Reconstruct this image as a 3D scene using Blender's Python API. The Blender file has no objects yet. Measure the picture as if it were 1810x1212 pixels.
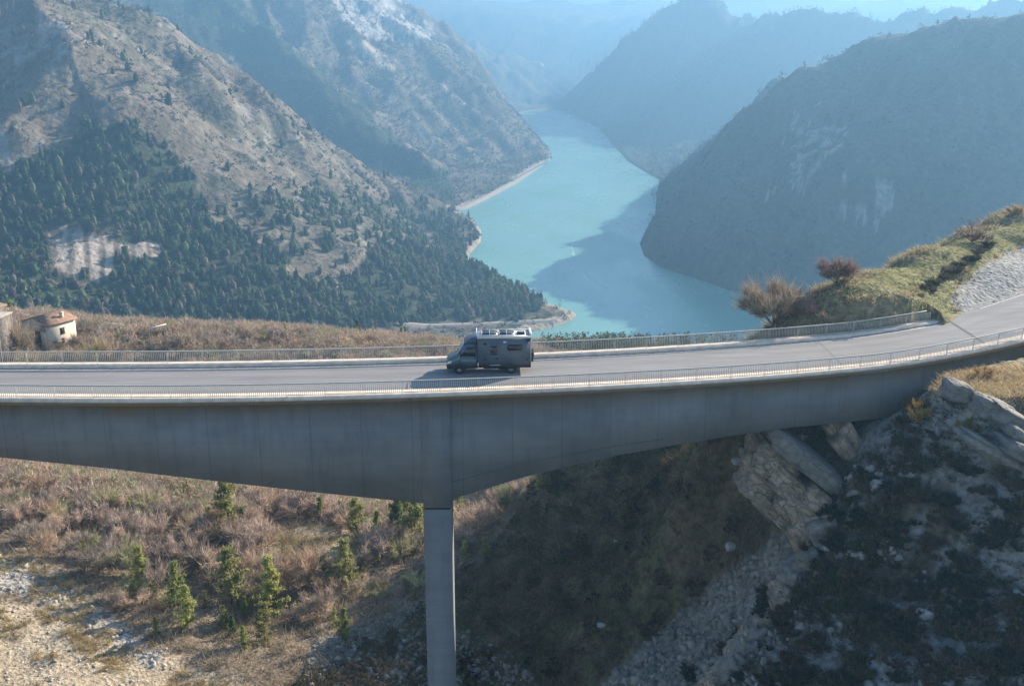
import bpy, math
import numpy as np
from mathutils import Matrix, Vector
rng = np.random.default_rng(7)
S = bpy.context.scene
COL = S.collection
# ------------------------------------------------------------------ camera
CH = 200.0            # camera height over the lake
F = 1840.0            # focal length in photo pixels (photo is 1810 x 1212)
PITCH = math.radians(16.0)
cP, sP = math.cos(PITCH), math.sin(PITCH)
cd = bpy.data.cameras.new('camera'); cam = bpy.data.objects.new('camera', cd); COL.objects.link(cam)
cd.sensor_width = 36; cd.lens = 36 * F / 1810; cd.clip_start = 1; cd.clip_end = 30000
cam.location = (0, 0, CH); cam.rotation_euler = (math.radians(90) - PITCH, 0, 0)
S.camera = cam
# ------------------------------------------------------------------ light
SUN_EL, SUN_AZ = math.radians(26.0), math.radians(51.0)   # azimuth clockwise from +y (view direction)
sund = np.array([math.sin(SUN_AZ) * math.cos(SUN_EL), math.cos(SUN_AZ) * math.cos(SUN_EL), math.sin(SUN_EL)])
W = bpy.data.worlds.new('World'); S.world = W; W.use_nodes = True
nt = W.node_tree; sky = nt.nodes.new('ShaderNodeTexSky'); sky.sky_type = 'NISHITA'; sky.sun_disc = False
sky.sun_elevation = SUN_EL; sky.sun_rotation = SUN_AZ; sky.altitude = 800; sky.air_density = 1.0; sky.dust_density = 1.0
bg = nt.nodes['Background']; nt.links.new(sky.outputs[0], bg.inputs[0]); bg.inputs[1].default_value = 0.09
sd = bpy.data.lights.new('sun', 'SUN'); sun = bpy.data.objects.new('sun', sd); COL.objects.link(sun)
sd.energy = 5.0; sd.angle = math.radians(0.5); sd.color = (1, 0.87, 0.70)
sun.rotation_euler = Vector(sund).to_track_quat('Z', 'Y').to_euler(); sun.location = (100, 100, 600)
S.view_settings.view_transform = 'Standard'; S.view_settings.look = 'None'
S.view_settings.exposure = 1.15; S.view_settings.gamma = 1
S.cycles.use_denoising = True; S.cycles.max_bounces = 4; S.cycles.diffuse_bounces = 2; S.cycles.glossy_bounces = 2
S.cycles.transmission_bounces = 2; S.cycles.volume_bounces = 0; S.cycles.transparent_max_bounces = 4
S.cycles.caustics_reflective = False; S.cycles.caustics_refractive = False
HAZE = 4.3e-4

# ------------------------------------------------------------------ helpers
def U(px, py, d):                      # photo pixel + ground distance -> world point
    px, py, d = np.broadcast_arrays(*[np.asarray(a, float) for a in (px, py, d)])
    u = (606 - py) / F; dy = cP + u * sP; t = d / dy
    return np.stack([(px - 905) / F * t, d * np.ones_like(t), CH + (-sP + u * cP) * t], -1)
def UZ(px, py, z):                     # photo pixel + height -> world point
    px, py, z = np.broadcast_arrays(*[np.asarray(a, float) for a in (px, py, z)])
    u = (606 - py) / F; t = (z - CH) / (-sP + u * cP)
    return np.stack([(px - 905) / F * t, (cP + u * sP) * t, z], -1)
def P(p):                              # world -> photo pixel
    x, y, z = p[..., 0], p[..., 1], p[..., 2] - CH
    zc = np.maximum(y * cP - z * sP, 1e-3)
    return 905 + F * x / zc, 606 - F * (y * sP + z * cP) / zc
def tag(o, label=None, cat=None, group=None, kind=None):
    if label: o['label'] = label
    if cat: o['category'] = cat
    if group: o['group'] = group
    if kind: o['kind'] = kind
    return o
def mesh(name, V, Fc, mat=None, col=None, smooth=False):
    """V (n,3); Fc (m,3) or (m,4) array, or list of such; col (n,3) linear point colours"""
    V = np.ascontiguousarray(V, dtype=np.float32)
    fl = Fc if isinstance(Fc, list) else [Fc]
    fl = [np.asarray(f, dtype=np.int32) for f in fl if len(f)]
    me = bpy.data.meshes.new(name)
    me.vertices.add(len(V)); me.vertices.foreach_set('co', V.ravel())
    li = np.concatenate([f.ravel() for f in fl]); tot = np.concatenate([np.full(len(f), f.shape[1], np.int32) for f in fl])
    st = np.concatenate([[0], np.cumsum(tot)[:-1]]).astype(np.int32)
    me.loops.add(len(li)); me.loops.foreach_set('vertex_index', li)
    me.polygons.add(len(tot)); me.polygons.foreach_set('loop_start', st)
    me.update(calc_edges=True)
    if smooth: me.polygons.foreach_set('use_smooth', np.ones(len(tot), bool))
    if col is not None:
        a = me.color_attributes.new('Col', 'FLOAT_COLOR', 'POINT')
        c = np.ones((len(V), 4), np.float32); c[:, :3] = col; a.data.foreach_set('color', c.ravel())
    if mat: me.materials.append(mat)
    me.validate()
    return me
def link(name, me, parent=None, loc=None):
    o = bpy.data.objects.new(name, me); COL.objects.link(o)
    if parent: o.parent = parent
    if loc is not None: o.location = loc
    return o
def empty(name, loc=(0, 0, 0), rz=0):
    o = bpy.data.objects.new(name, None); COL.objects.link(o); o.location = loc; o.rotation_euler = (0, 0, rz)
    o.empty_display_size = .5
    return o
class MB:                              # mesh builder for hand-made things
    def __init__(s): s.v = []; s.f3 = []; s.f4 = []; s.n = 0
    def add(s, V, F3=(), F4=()):
        V = np.asarray(V, float).reshape(-1, 3)
        if len(F3): s.f3.append(np.asarray(F3, int) + s.n)
        if len(F4): s.f4.append(np.asarray(F4, int) + s.n)
        s.v.append(V); s.n += len(V); return s
    def box(s, a, b, bev=0.0):
        x0, y0, z0 = a; x1, y1, z1 = b
        if bev:
            return s.prism([(x0 + bev, z0), (x1 - bev, z0), (x1, z0 + bev), (x1, z1 - bev), (x1 - bev, z1), (x0 + bev, z1), (x0, z1 - bev), (x0, z0 + bev)], y0, y1)
        V = [(x0,y0,z0),(x1,y0,z0),(x1,y1,z0),(x0,y1,z0),(x0,y0,z1),(x1,y0,z1),(x1,y1,z1),(x0,y1,z1)]
        return s.add(V, F4=[(0,3,2,1),(4,5,6,7),(0,1,5,4),(1,2,6,5),(2,3,7,6),(3,0,4,7)])
    def prism(s, poly, y0, y1, inset=0.0):      # poly in x,z extruded along y (fan caps from centroid)
        p = np.array(poly, float); n = len(p); c = p.mean(0)
        def ring(y, q): return np.stack([q[:, 0], np.full(n, y), q[:, 1]], 1)
        V = np.vstack([ring(y0, p), ring(y1, p), [[c[0], y0, c[1]], [c[0], y1, c[1]]]])
        i = np.arange(n); j = (i + 1) % n
        return s.add(V, F3=np.vstack([np.stack([np.full(n, 2*n), i, j], 1), np.stack([np.full(n, 2*n+1), n + j, n + i], 1)]),
                     F4=np.stack([i, n + i, n + j, j], 1))
    def tube(s, p, q, r0, r1=None, n=8):
        r1 = r0 if r1 is None else r1
        p = np.array(p, float); q = np.array(q, float); d = q - p; d /= np.linalg.norm(d) + 1e-9
        a = np.cross(d, [0, 0, 1.0] if abs(d[2]) < .9 else [1.0, 0, 0]); a /= np.linalg.norm(a); b = np.cross(d, a)
        t = np.arange(n) * 2 * np.pi / n; R = np.cos(t)[:, None] * a + np.sin(t)[:, None] * b
        i = np.arange(n); j = (i + 1) % n
        return s.add(np.vstack([p + R * r0, q + R * r1, [p], [q]]),
                     F3=np.vstack([np.stack([np.full(n, 2*n), i, j], 1), np.stack([np.full(n, 2*n+1), n + j, n + i], 1)]),
                     F4=np.stack([i, n + i, n + j, j], 1))
    def build(s, name, mat, parent=None, smooth=False, col=None):
        fl = ([np.vstack(s.f3)] if s.f3 else []) + ([np.vstack(s.f4)] if s.f4 else [])
        return link(name, mesh(name, np.vstack(s.v), fl, mat, col, smooth), parent)
# noise ------------------------------------------------------------------
_perm = np.random.default_rng(3).random((256, 256))
def vnoise(x, y):
    xi = np.floor(x).astype(int); yi = np.floor(y).astype(int); fx = x - xi; fy = y - yi
    fx = fx * fx * (3 - 2 * fx); fy = fy * fy * (3 - 2 * fy)
    g = lambda a, b: _perm[a & 255, b & 255]
    return ((g(xi, yi) * (1 - fx) + g(xi + 1, yi) * fx) * (1 - fy) + (g(xi, yi + 1) * (1 - fx) + g(xi + 1, yi + 1) * fx) * fy) * 2 - 1
def fbm(x, y, oct=5, ridged=False, gain=.5):
    a = 1; s = 0; t = 0; c, d = math.cos(.6), math.sin(.6)
    for i in range(oct):
        n = vnoise(x + 17.3 * i, y - 9.1 * i)
        s = s + a * ((1 - np.abs(n)) * 2 - 1 if ridged else n); t += a; a *= gain
        x, y = (x * c - y * d) * 2.03, (x * d + y * c) * 2.03
    return s / t
def sstep(a, b, x): t = np.clip((x - a) / (b - a), 0, 1); return t * t * (3 - 2 * t)
def inpoly(px, py, poly):
    poly = np.asarray(poly, float); r = np.zeros(np.shape(px), bool); n = len(poly)
    for i in range(n):
        x0, y0 = poly[i]; x1, y1 = poly[(i + 1) % n]
        if y0 == y1: continue
        c = ((y0 > py) != (y1 > py)) & (px < (x1 - x0) * (py - y0) / (y1 - y0) + x0); r ^= c
    return r
def seg_dist(x, y, pts):               # distance to a polyline and running parameter, interpolated extra columns
    best = np.full(np.shape(x), 1e9); ext = None; run = 0.0; par = np.zeros(np.shape(x)); side = np.zeros(np.shape(x))
    k = pts.shape[1] - 2; out = [np.zeros(np.shape(x)) for _ in range(k)]
    for a, b in zip(pts[:-1], pts[1:]):
        dx, dy = b[0] - a[0], b[1] - a[1]; L2 = dx * dx + dy * dy + 1e-9
        t = np.clip(((x - a[0]) * dx + (y - a[1]) * dy) / L2, 0, 1)
        d = np.hypot(x - a[0] - t * dx, y - a[1] - t * dy); m = d < best
        best = np.where(m, d, best); par = np.where(m, run + t * math.sqrt(L2), par)
        side = np.where(m, np.sign((x - a[0]) * dy - (y - a[1]) * dx), side)
        for i in range(k): out[i] = np.where(m, a[2 + i] * (1 - t) + b[2 + i] * t, out[i])
        run += math.sqrt(L2)
    return best, par, side, out
# materials ----------------------------------------------------------------
def nodes(m): m.use_nodes = True; t = m.node_tree; return t, t.nodes['Principled BSDF']
def mat(name, col=None, rough=.85, vcol=False, nscale=0, namt=.3, bump=0, bscale=None, metal=0, spec=.3, det=6, stretch=None, obj_coords=False, dist=.1, transl=0):
    m = bpy.data.materials.new(name); t, b = nodes(m); N = t.nodes.new; L = t.links.new
    b.inputs['Roughness'].default_value = rough; b.inputs['Metallic'].default_value = metal
    b.inputs['Specular IOR Level'].default_value = spec
    if vcol:
        a = N('ShaderNodeVertexColor'); a.layer_name = 'Col'; out = a.outputs[0]
    else:
        a = N('ShaderNodeRGB'); a.outputs[0].default_value = (*col, 1); out = a.outputs[0]
    g = N('ShaderNodeNewGeometry'); vec = g.outputs['Position']
    if obj_coords: tc = N('ShaderNodeTexCoord'); vec = tc.outputs['Object']
    if stretch: mp = N('ShaderNodeMapping'); mp.inputs['Scale'].default_value = stretch; L(vec, mp.inputs[0]); vec = mp.outputs[0]
    if nscale:
        n = N('ShaderNodeTexNoise'); n.inputs['Scale'].default_value = nscale; n.inputs['Detail'].default_value = det; L(vec, n.inputs['Vector'])
        r = N('ShaderNodeMapRange'); r.inputs[1].default_value = .3; r.inputs[2].default_value = .7
        r.inputs[3].default_value = 1 - namt; r.inputs[4].default_value = 1 + namt; L(n.outputs[0], r.inputs[0])
        x = N('ShaderNodeVectorMath'); x.operation = 'SCALE'; L(out, x.inputs[0]); L(r.outputs[0], x.inputs['Scale']); out = x.outputs[0]
    L(out, b.inputs['Base Color'])
    if transl:
        tb = N('ShaderNodeBsdfTranslucent'); mx = N('ShaderNodeMixShader'); mx.inputs[0].default_value = transl
        L(out, tb.inputs[0]); L(b.outputs[0], mx.inputs[1]); L(tb.outputs[0], mx.inputs[2]); L(mx.outputs[0], t.nodes['Material Output'].inputs[0])
    if bump:
        n2 = N('ShaderNodeTexNoise'); n2.inputs['Scale'].default_value = bscale or nscale; n2.inputs['Detail'].default_value = 8; L(vec, n2.inputs['Vector'])
        bp = N('ShaderNodeBump'); bp.inputs['Strength'].default_value = bump; bp.inputs['Distance'].default_value = dist
        L(n2.outputs[0], bp.inputs['Height']); L(bp.outputs[0], b.inputs['Normal'])
    return m
M_asph = mat('asphalt', vcol=True, col=(.27, .265, .265), rough=.8, nscale=.9, namt=.10, bump=.3, bscale=14, dist=.01, stretch=(.25, 1.6, 1))
M_kerb = mat('kerb_concrete', (.72, .62, .52), rough=.85, nscale=1.5, namt=.18, bump=.3, bscale=8, dist=.01)
M_rail = mat('galvanised_rail', (.56, .54, .50), rough=.55, nscale=2, namt=.1)
M_paint = mat('road_paint', (.62, .62, .60), rough=.7, nscale=3, namt=.3)
def concrete():
    m = mat('bridge_concrete', (.222, .226, .23), rough=.9, nscale=.5, namt=.17, bump=.25, bscale=2.2, dist=.04, stretch=(.35, 1, 1.1))
    t = m.node_tree; b = t.nodes['Principled BSDF']; N = t.nodes.new; L = t.links.new
    base = b.inputs['Base Color'].links[0].from_socket; g = N('ShaderNodeNewGeometry'); s = N('ShaderNodeSeparateXYZ'); L(g.outputs['Position'], s.inputs[0])
    def M(op, a, c=None):
        n = N('ShaderNodeMath'); n.operation = op
        for i, v in enumerate((a, c)):
            if v is None: continue
            if isinstance(v, (int, float)): n.inputs[i].default_value = v
            else: L(v, n.inputs[i])
        return n.outputs[0]
    # formwork joints: vertical every 3.9 m
    j = M('LESS_THAN', M('FRACT', M('MULTIPLY', s.outputs['X'], 1 / 3.9)), .022)
    # warm bounce light painted in just below the slab, broken up by noise
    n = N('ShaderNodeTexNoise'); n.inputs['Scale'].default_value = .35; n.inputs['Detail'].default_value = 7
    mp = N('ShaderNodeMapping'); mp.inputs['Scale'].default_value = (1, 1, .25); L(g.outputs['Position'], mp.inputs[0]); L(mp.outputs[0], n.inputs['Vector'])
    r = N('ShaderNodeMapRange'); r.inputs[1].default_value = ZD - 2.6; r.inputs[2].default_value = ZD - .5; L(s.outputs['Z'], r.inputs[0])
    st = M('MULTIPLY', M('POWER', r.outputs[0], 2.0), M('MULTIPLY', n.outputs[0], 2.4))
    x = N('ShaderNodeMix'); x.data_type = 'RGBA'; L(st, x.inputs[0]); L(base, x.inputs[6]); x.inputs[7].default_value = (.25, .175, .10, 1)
    # dark run-off streaks and blotches
    n5 = N('ShaderNodeTexNoise'); n5.inputs['Scale'].default_value = 1.0; n5.inputs['Detail'].default_value = 9; n5.inputs['Roughness'].default_value = .65
    m5 = N('ShaderNodeMapping'); m5.inputs['Scale'].default_value = (1.1, 1, .16); L(g.outputs['Position'], m5.inputs[0]); L(m5.outputs[0], n5.inputs['Vector'])
    r5 = N('ShaderNodeMapRange'); r5.inputs[1].default_value = .50; r5.inputs[2].default_value = .68; r5.inputs[4].default_value = .36; L(n5.outputs[0], r5.inputs[0])
    x5 = N('ShaderNodeMix'); x5.data_type = 'RGBA'; L(r5.outputs[0], x5.inputs[0]); L(x.outputs[2], x5.inputs[6]); x5.inputs[7].default_value = (.11, .11, .115, 1)
    n6 = N('ShaderNodeTexNoise'); n6.inputs['Scale'].default_value = .22; n6.inputs['Detail'].default_value = 6; n6.inputs['Roughness'].default_value = .7; L(g.outputs['Position'], n6.inputs['Vector'])
    r6 = N('ShaderNodeMapRange'); r6.inputs[1].default_value = .52; r6.inputs[2].default_value = .62; r6.inputs[4].default_value = .45; L(n6.outputs[0], r6.inputs[0])
    x6 = N('ShaderNodeMix'); x6.data_type = 'RGBA'; L(r6.outputs[0], x6.inputs[0]); L(x5.outputs[2], x6.inputs[6]); x6.inputs[7].default_value = (.27, .255, .235, 1); x = x6
    # board marks: fine horizontal formwork lines
    hb = M('LESS_THAN', M('FRACT', M('MULTIPLY', s.outputs['Z'], 1 / .62)), .06)
    x7 = N('ShaderNodeMix'); x7.data_type = 'RGBA'; L(M('MULTIPLY', hb, .16), x7.inputs[0]); L(x.outputs[2], x7.inputs[6]); x7.inputs[7].default_value = (.10, .10, .10, 1); x = x7
    x2 = N('ShaderNodeMix'); x2.data_type = 'RGBA'; L(M('MULTIPLY', j, .3), x2.inputs[0]); L(x.outputs[2], x2.inputs[6]); x2.inputs[7].default_value = (.09, .09, .09, 1)
    # faint board seams, each pour a little different in tone
    w = N('ShaderNodeTexWhiteNoise'); w.noise_dimensions = '1D'; L(M('FLOOR', M('MULTIPLY', s.outputs['X'], 1 / 3.9)), w.inputs['W'])
    v = N('ShaderNodeMapRange'); v.inputs[3].default_value = .95; v.inputs[4].default_value = 1.05; L(w.outputs[0], v.inputs[0])
    sc = N('ShaderNodeVectorMath'); sc.operation = 'SCALE'; L(x2.outputs[2], sc.inputs[0]); L(v.outputs[0], sc.inputs['Scale']); L(sc.outputs[0], b.inputs['Base Color'])
    return m

# ================================================================== LAKE + FAR TERRAIN
shore_px = [(1010,567),(1020,557),(1000,549),(975,540),(950,536),(925,515),(880,490),(845,472),(828,460),(832,447),(850,428),(851,408),(836,388),(803,373),
            (830,364),(868,347),(905,328),(930,306),(955,290),(972,284),(972,268),(945,245),(920,227),(903,212),(912,203),(940,196),(975,193),(1000,197),
            (1030,212),(1060,228),(1085,258),(1110,285),(1138,303),(1166,318),(1160,345),(1158,378),(1143,402),(1130,430),(1138,452),(1170,473),(1230,493),(1310,520),(1400,545)]
shore = UZ(*np.array(shore_px, float).T, 0)[:, :2]
tail = np.array([[480, 820], [560, 660], [420, 600], [200, 600], [40, 640], [-40, 690], [5, 718], [28, 738]])
LAKE = np.vstack([shore, tail])
def lake_sd(x, y):
    d = seg_dist(x, y, np.vstack([LAKE, LAKE[:1]]))[0]
    return np.where(inpoly(x, y, LAKE), -d, d)
def R(pts): return U(*np.array([p[:3] for p in pts], float).T)
ridges = [
 # (points px,py,dist), slope, gully amp, lateral wavelength
 (R([(805,371,1300),(746,332,1290),(641,280,1260),(572,241,1230),(517,201,1200),(400,112,1150),(300,32,1120),(190,-10,1100),(0,-90,1080),(-300,-160,1050)]), .52, 24, 62),
 (R([(110,60,900),(60,-20,980),(-200,-120,1000)]), .66, 16, 40),
 (R([(950,545,850),(900,508,880),(835,474,905),(760,455,905),(700,440,900),(550,392,900),(400,330,930),(220,215,985),(120,90,1000)]), .42, 5, 60),
 (R([(0,470,620),(100,440,660),(250,400,720),(330,330,860)]), .4, 5, 50),
 (R([(820,350,1490),(790,322,1530),(760,300,1560),(735,262,1600),(700,238,1650),(640,190,1700),(560,130,1800),(480,62,1900),(400,0,2000)]), .6, 14, 60),
 (R([(905,203,3200),(890,180,3050),(860,142,2950),(820,95,2850),(780,62,2750),(740,30,2650),(700,0,2550),(600,-60,2450),(430,-90,2300),(200,-150,2200)]), .55, 22, 100),
 (R([(970,275,2080),(900,238,2250),(820,190,2400),(760,120,2480),(720,60,2520)]), .5, 16, 70),
 (R([(1005,170,4300),(990,137,4200),(930,104,4100),(860,86,4000),(800,70,3900)]), .5, 20, 120),
 # right
 (R([(985,188,3450),(1000,167,3400),(1040,137,3350),(1090,106,3250),(1130,62,3150),(1195,22,3000),(1241,-16,2900),(1285,38,2750),(1330,48,2650),(1400,24,2500),(1450,32,2450),(1500,26,2400),(1570,34,2350),(1700,20,2300),(1900,0,2200)]), .52, 18, 90),
 (R([(1170,316,1560),(1210,288,1500),(1250,258,1440),(1300,222,1385),(1350,186,1330),(1400,154,1290),(1440,131,1250),(1500,97,1200),(1560,66,1150),(1620,43,1100),(1700,30,1050),(1810,17,1000),(2000,-40,950)]), .54, 42, 95),
 (R([(1135,420,1100),(1190,395,1110),(1270,330,1180),(1350,230,1260)]), .5, 6, 50),
]
def far_h(x, y, detail=True):
    Z = np.full(np.shape(x), -60.0); wx = x + 45 * fbm(x / 190, y / 190, 4); wy = y + 45 * fbm(x / 190 + 9, y / 190 + 4, 4)
    for i, (r, k, g, lam) in enumerate(ridges):
        d, s, sd_, (zr,) = seg_dist(x, y, r); d2 = seg_dist(wx, wy, r)[0] if detail else d
        dd = d * .35 + d2 * .65 if detail else d
        ga = np.clip(d / 90, 0, 1) * g
        gul = fbm(s / lam + i * 7.7 + sd_ * 3, d / (lam * 4.5), 4, True) * ga
        dd = np.minimum(dd, d + 8)
        h = zr - k * dd * (1 + .0 * dd) + gul - ga * .3
        Z = np.logaddexp(Z / 7, h / 7) * 7
    # plateau under the near ground
    pl = 128 - np.clip(y - 250, 0, None) * .42 + 4 * fbm(x / 60, y / 60, 3) - np.clip(x + 60, 0, None) * .05
    Z = np.logaddexp(Z / 5, np.where(y < 620, np.minimum(pl, 110), -60) / 5) * 5
    # far mountains
    e = U([500, 700, 900, 1050, 1250, 1500, 1900], [-70, -60, -40, -30, -45, -40, -60], 5800)
    far = np.interp(x, e[:, 0], e[:, 2]) + 90 * fbm(x / 900 + 3, y / 1300, 5, True) - .22 * np.abs(y - 5800)
    far += 110 * fbm((x * .8 - y * .6) / 260, (x * .6 + y * .8) / 1500, 3, True)
    Z = np.where(y > 4300, np.maximum(Z, np.maximum(far - 60, 12) * sstep(4300, 5100, y)), Z)
    sd_ = lake_sd(x, y); Z = np.maximum(Z, 2.5 + np.clip(sd_, 0, 200) * .06)
    Z = np.where(sd_ > 0, np.minimum(Z, 1.2 * sd_ - .4 + .0 * sd_ + .002 * sd_ ** 2), np.maximum(sd_ * .8, -25) - .5)
    n = fbm(x / 26, y / 26, 5)
    rel = fbm(x / 85 + 2, y / 85, 4, True) * 15 * sstep(20, 140, sd_) * np.where(x > 150, 1.35, 1.05) * np.clip(y / 1500, .5, 2.2); Z = Z + np.where(y < 4300, rel - 4 * sstep(20, 140, sd_), 0)
    Z = np.where(Z > 330, 330 + (Z - 330) * .45, Z)
    return Z + n * 3.2 * sstep(5, 60, sd_) + .5 * fbm(x / 5, y / 5, 3) * sstep(0, 10, sd_)
nu, nv = 620, 620
uu = np.linspace(-.66, .66, nu); vv = np.exp(np.linspace(math.log(310), math.log(11500), nv))
FX = uu[None, :] * vv[:, None]; FY = np.repeat(vv[:, None], nu, 1); FZ = far_h(FX, FY)
def grid_faces(nr, nc):
    i = np.arange(nr - 1)[:, None] * nc + np.arange(nc - 1)[None, :]
    return np.stack([i, i + 1, i + 1 + nc, i + nc], -1).reshape(-1, 4)
def far_sample(x, y):                  # bilinear height from the built mesh
    u = (x / y - uu[0]) / (uu[1] - uu[0]); v = (np.log(y) - math.log(310)) / (math.log(11500) - math.log(310)) * (nv - 1)
    i = np.clip(u.astype(int), 0, nu - 2); j = np.clip(v.astype(int), 0, nv - 2); fu = u - i; fv = v - j
    return (FZ[j, i] * (1 - fu) + FZ[j, i + 1] * fu) * (1 - fv) + (FZ[j + 1, i] * (1 - fu) + FZ[j + 1, i + 1] * fu) * fv
# ---- cover masks painted in plan, read from where each place shows
POL = dict(
 forest=[(-200,330),(0,300),(60,290),(110,262),(150,235),(200,212),(240,222),(290,258),(330,300),(350,340),(385,385),(430,415),(500,440),(560,455),(640,448),(700,440),(760,440),(800,405),(850,420),(838,452),(900,482),(955,530),(940,562),(700,578),(400,590),(-200,590)],
 gap1=[(88,410),(150,394),(190,425),(292,426),(288,450),(208,452),(200,500),(150,503),(102,475)], gap2=[(505,452),(640,448),(630,490),(560,510),(505,490)], gap3=[(335,290),(400,320),(430,395),(370,380)],
 forest2=[(150,-60),(420,-30),(480,45),(520,90),(600,150),(660,200),(720,260),(770,300),(815,360),(746,332),(641,282),(572,245),(517,203),(400,115),(300,35)],
 mid=[(380,380),(470,330),(640,340),(760,370),(840,400),(700,440),(520,440)],
 band=[(540,80),(700,150),(860,200),(960,262),(900,262),(760,210),(640,150)],
 cliff=[(600,-20),(690,-20),(770,60),(740,85),(640,60),(590,20)],
 scree=[(600,55),(690,100),(700,130),(650,110)],
 cliff2=[(90,412),(150,398),(185,430),(290,428),(286,452),(205,455),(196,497),(150,500),(105,472)],
 rk=[(55,30),(125,35),(160,80),(100,90)], quarry=[(960,112),(1022,128),(1010,150),(985,152)],
 rr=[(1350,350),(1385,260),(1425,190),(1470,190),(1500,300),(1590,330),(1570,400),(1500,390),(1380,320)])
def feather(px, py, key, w=10):
    jx, jy = px + 22 * vnoise(px / 19, py / 15) * w / 10, py + 16 * vnoise(px / 17 + 5, py / 13 + 8) * w / 10
    return inpoly(jx, jy, POL[key])
def left_of_lake(x, y): return x < np.interp(y, [600, 760, 850, 1000, 1300, 1700, 2200, 2700, 3500, 5000], [130, 110, 70, 40, 50, 120, 160, 150, 110, 150])
def forest_density(x, y, z):
    px, py = P(np.stack([x, y, z], -1)); L = left_of_lake(x, y)
    f = np.where(feather(px, py, 'forest'), .9, 0.)
    f = np.where(feather(px, py, 'mid'), np.maximum(f * .5, .3), f)
    f = np.where(feather(px, py, 'gap1') | feather(px, py, 'gap2') | feather(px, py, 'gap3'), .06, f)
    f = np.where((y > 1330) & (feather(px, py, 'forest2')), .95, f)
    f = np.where((y > 1330) & (feather(px, py, 'band')), .3, f)
    f = np.where((y > 1400) & feather(px, py, 'cliff', 5), 0, f)
    f = f + .018 * (f < .05)
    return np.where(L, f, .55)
def c3(r, g, b): return np.array([r, g, b])
def far_colour(X, Y, Z):
    px, py = P(np.stack([X, Y, Z], -1)); L = left_of_lake(X, Y)
    n1 = fbm(X / 60, Y / 60, 5)[..., None]; n2 = fbm(X / 9, Y / 9, 4)[..., None]
    slope_n = fbm(X / 14 + 5, Y / 40, 4, True)[..., None]
    scrub = c3(.185, .150, .108) * (1 + .5 * n1 + .3 * n2) + c3(.05, .045, .04) * (slope_n > .35) - c3(.06, .035, .035) * (fbm(X / 33 + 9, Y / 33, 4)[..., None] > .22)
    green = c3(.062, .076, .042) * (1 + .3 * n2)
    fd = forest_density(X, Y, Z)[..., None]
    c = scrub * (1 - np.clip(fd * 1.1, 0, 1)) + green * np.clip(fd * 1.1, 0, 1)
    rock = c3(.40, .375, .34) * (1 + .35 * n2 + .2 * n1)
    k = (feather(px, py, 'cliff', 6) & (Y > 1400))[..., None]; c = np.where(k, rock * np.where(n2 > -.15, 1.25, .55), c)
    k = (feather(px, py, 'scree', 5) & (Y > 1400))[..., None]; c = np.where(k, c3(.5, .42, .31) * (1 + .3 * n2), c)
    k = (feather(px, py, 'cliff2', 5) & (Y < 1000))[..., None]; c = np.where(k & (n2 + n1 > -.45), c3(.43, .365, .30) * (1 + .35 * n2) * np.where(np.sin(px[..., None] * .22 + 3 * n1) > .45, .45, 1), c)
    k = (feather(px, py, 'rk', 9) & (Y < 1300))[..., None]; c = np.where(k & (n2 > 0), rock * .75, c)
    k = (feather(px, py, 'quarry', 3) & (Y > 3300))[..., None]; c = np.where(k, c3(.75, .66, .55), c)
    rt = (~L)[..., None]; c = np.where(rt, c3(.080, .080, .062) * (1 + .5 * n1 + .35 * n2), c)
    k = (feather(px, py, 'rr', 12) & ~L)[..., None]; c = np.where(k & (n2 + .6 * slope_n > .35), c3(.27, .26, .24), c)
    k = (n2 + n1 > .62) & (slope_n > .1); c = np.where(k & ~(fd > .5), rock * .6, c)
    s = lake_sd(X, Y)[..., None]; c = np.where((s < 9 + 5 * n1) & (s > -3) & L[..., None] & (Y < 3400)[..., None], c3(.42, .36, .28) * (1 + .3 * n2), c)
    fm = (Y > 4300)[..., None]; c = np.where(fm & ~k, c3(.24, .22, .18) * (1 + .6 * n1 + .7 * slope_n), c)  # far mountains: faintly sunlit ridge streaks painted into the colour
    return np.clip(c, .01, .8)
M_far = mat('hill_scrub', vcol=True, nscale=.22, namt=.3, bump=1, bscale=.16, dist=2.6, rough=1, spec=.1)
Vf = np.stack([FX, FY, FZ], -1).reshape(-1, 3)
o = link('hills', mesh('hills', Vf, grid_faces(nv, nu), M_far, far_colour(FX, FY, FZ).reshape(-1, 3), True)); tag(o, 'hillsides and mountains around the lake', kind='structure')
# lake: turbid water, a diffuse turquoise body under a smooth surface
m = bpy.data.materials.new('lake_water'); t, b = nodes(m); M_lake = m
N = t.nodes.new; L = t.links.new; g = N('ShaderNodeNewGeometry')
b.inputs['Base Color'].default_value = (.085, .36, .31, 1); b.inputs['Roughness'].default_value = .28; b.inputs['IOR'].default_value = 1.45
n = N('ShaderNodeTexNoise'); n.inputs['Scale'].default_value = .004; n.inputs['Detail'].default_value = 3; L(g.outputs['Position'], n.inputs['Vector'])
r = N('ShaderNodeValToRGB'); r.color_ramp.elements[0].position = .35; r.color_ramp.elements[0].color = (.18, .39, .33, 1)
r.color_ramp.elements[1].position = .65; r.color_ramp.elements[1].color = (.22, .45, .38, 1); L(n.outputs[0], r.inputs[0]); L(r.outputs[0], b.inputs['Base Color'])
mpw = N('ShaderNodeMapping'); mpw.inputs['Scale'].default_value = (1, .35, 1); mpw.inputs['Rotation'].default_value = (0, 0, .6); L(g.outputs['Position'], mpw.inputs[0])
nw = N('ShaderNodeTexNoise'); nw.inputs['Scale'].default_value = .018; nw.inputs['Detail'].default_value = 5; L(mpw.outputs[0], nw.inputs['Vector'])
rw = N('ShaderNodeMapRange'); rw.inputs[1].default_value = .42; rw.inputs[2].default_value = .6; rw.inputs[3].default_value = .22; rw.inputs[4].default_value = .34; L(nw.outputs[0], rw.inputs[0]); L(rw.outputs[0], b.inputs['Roughness'])
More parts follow.
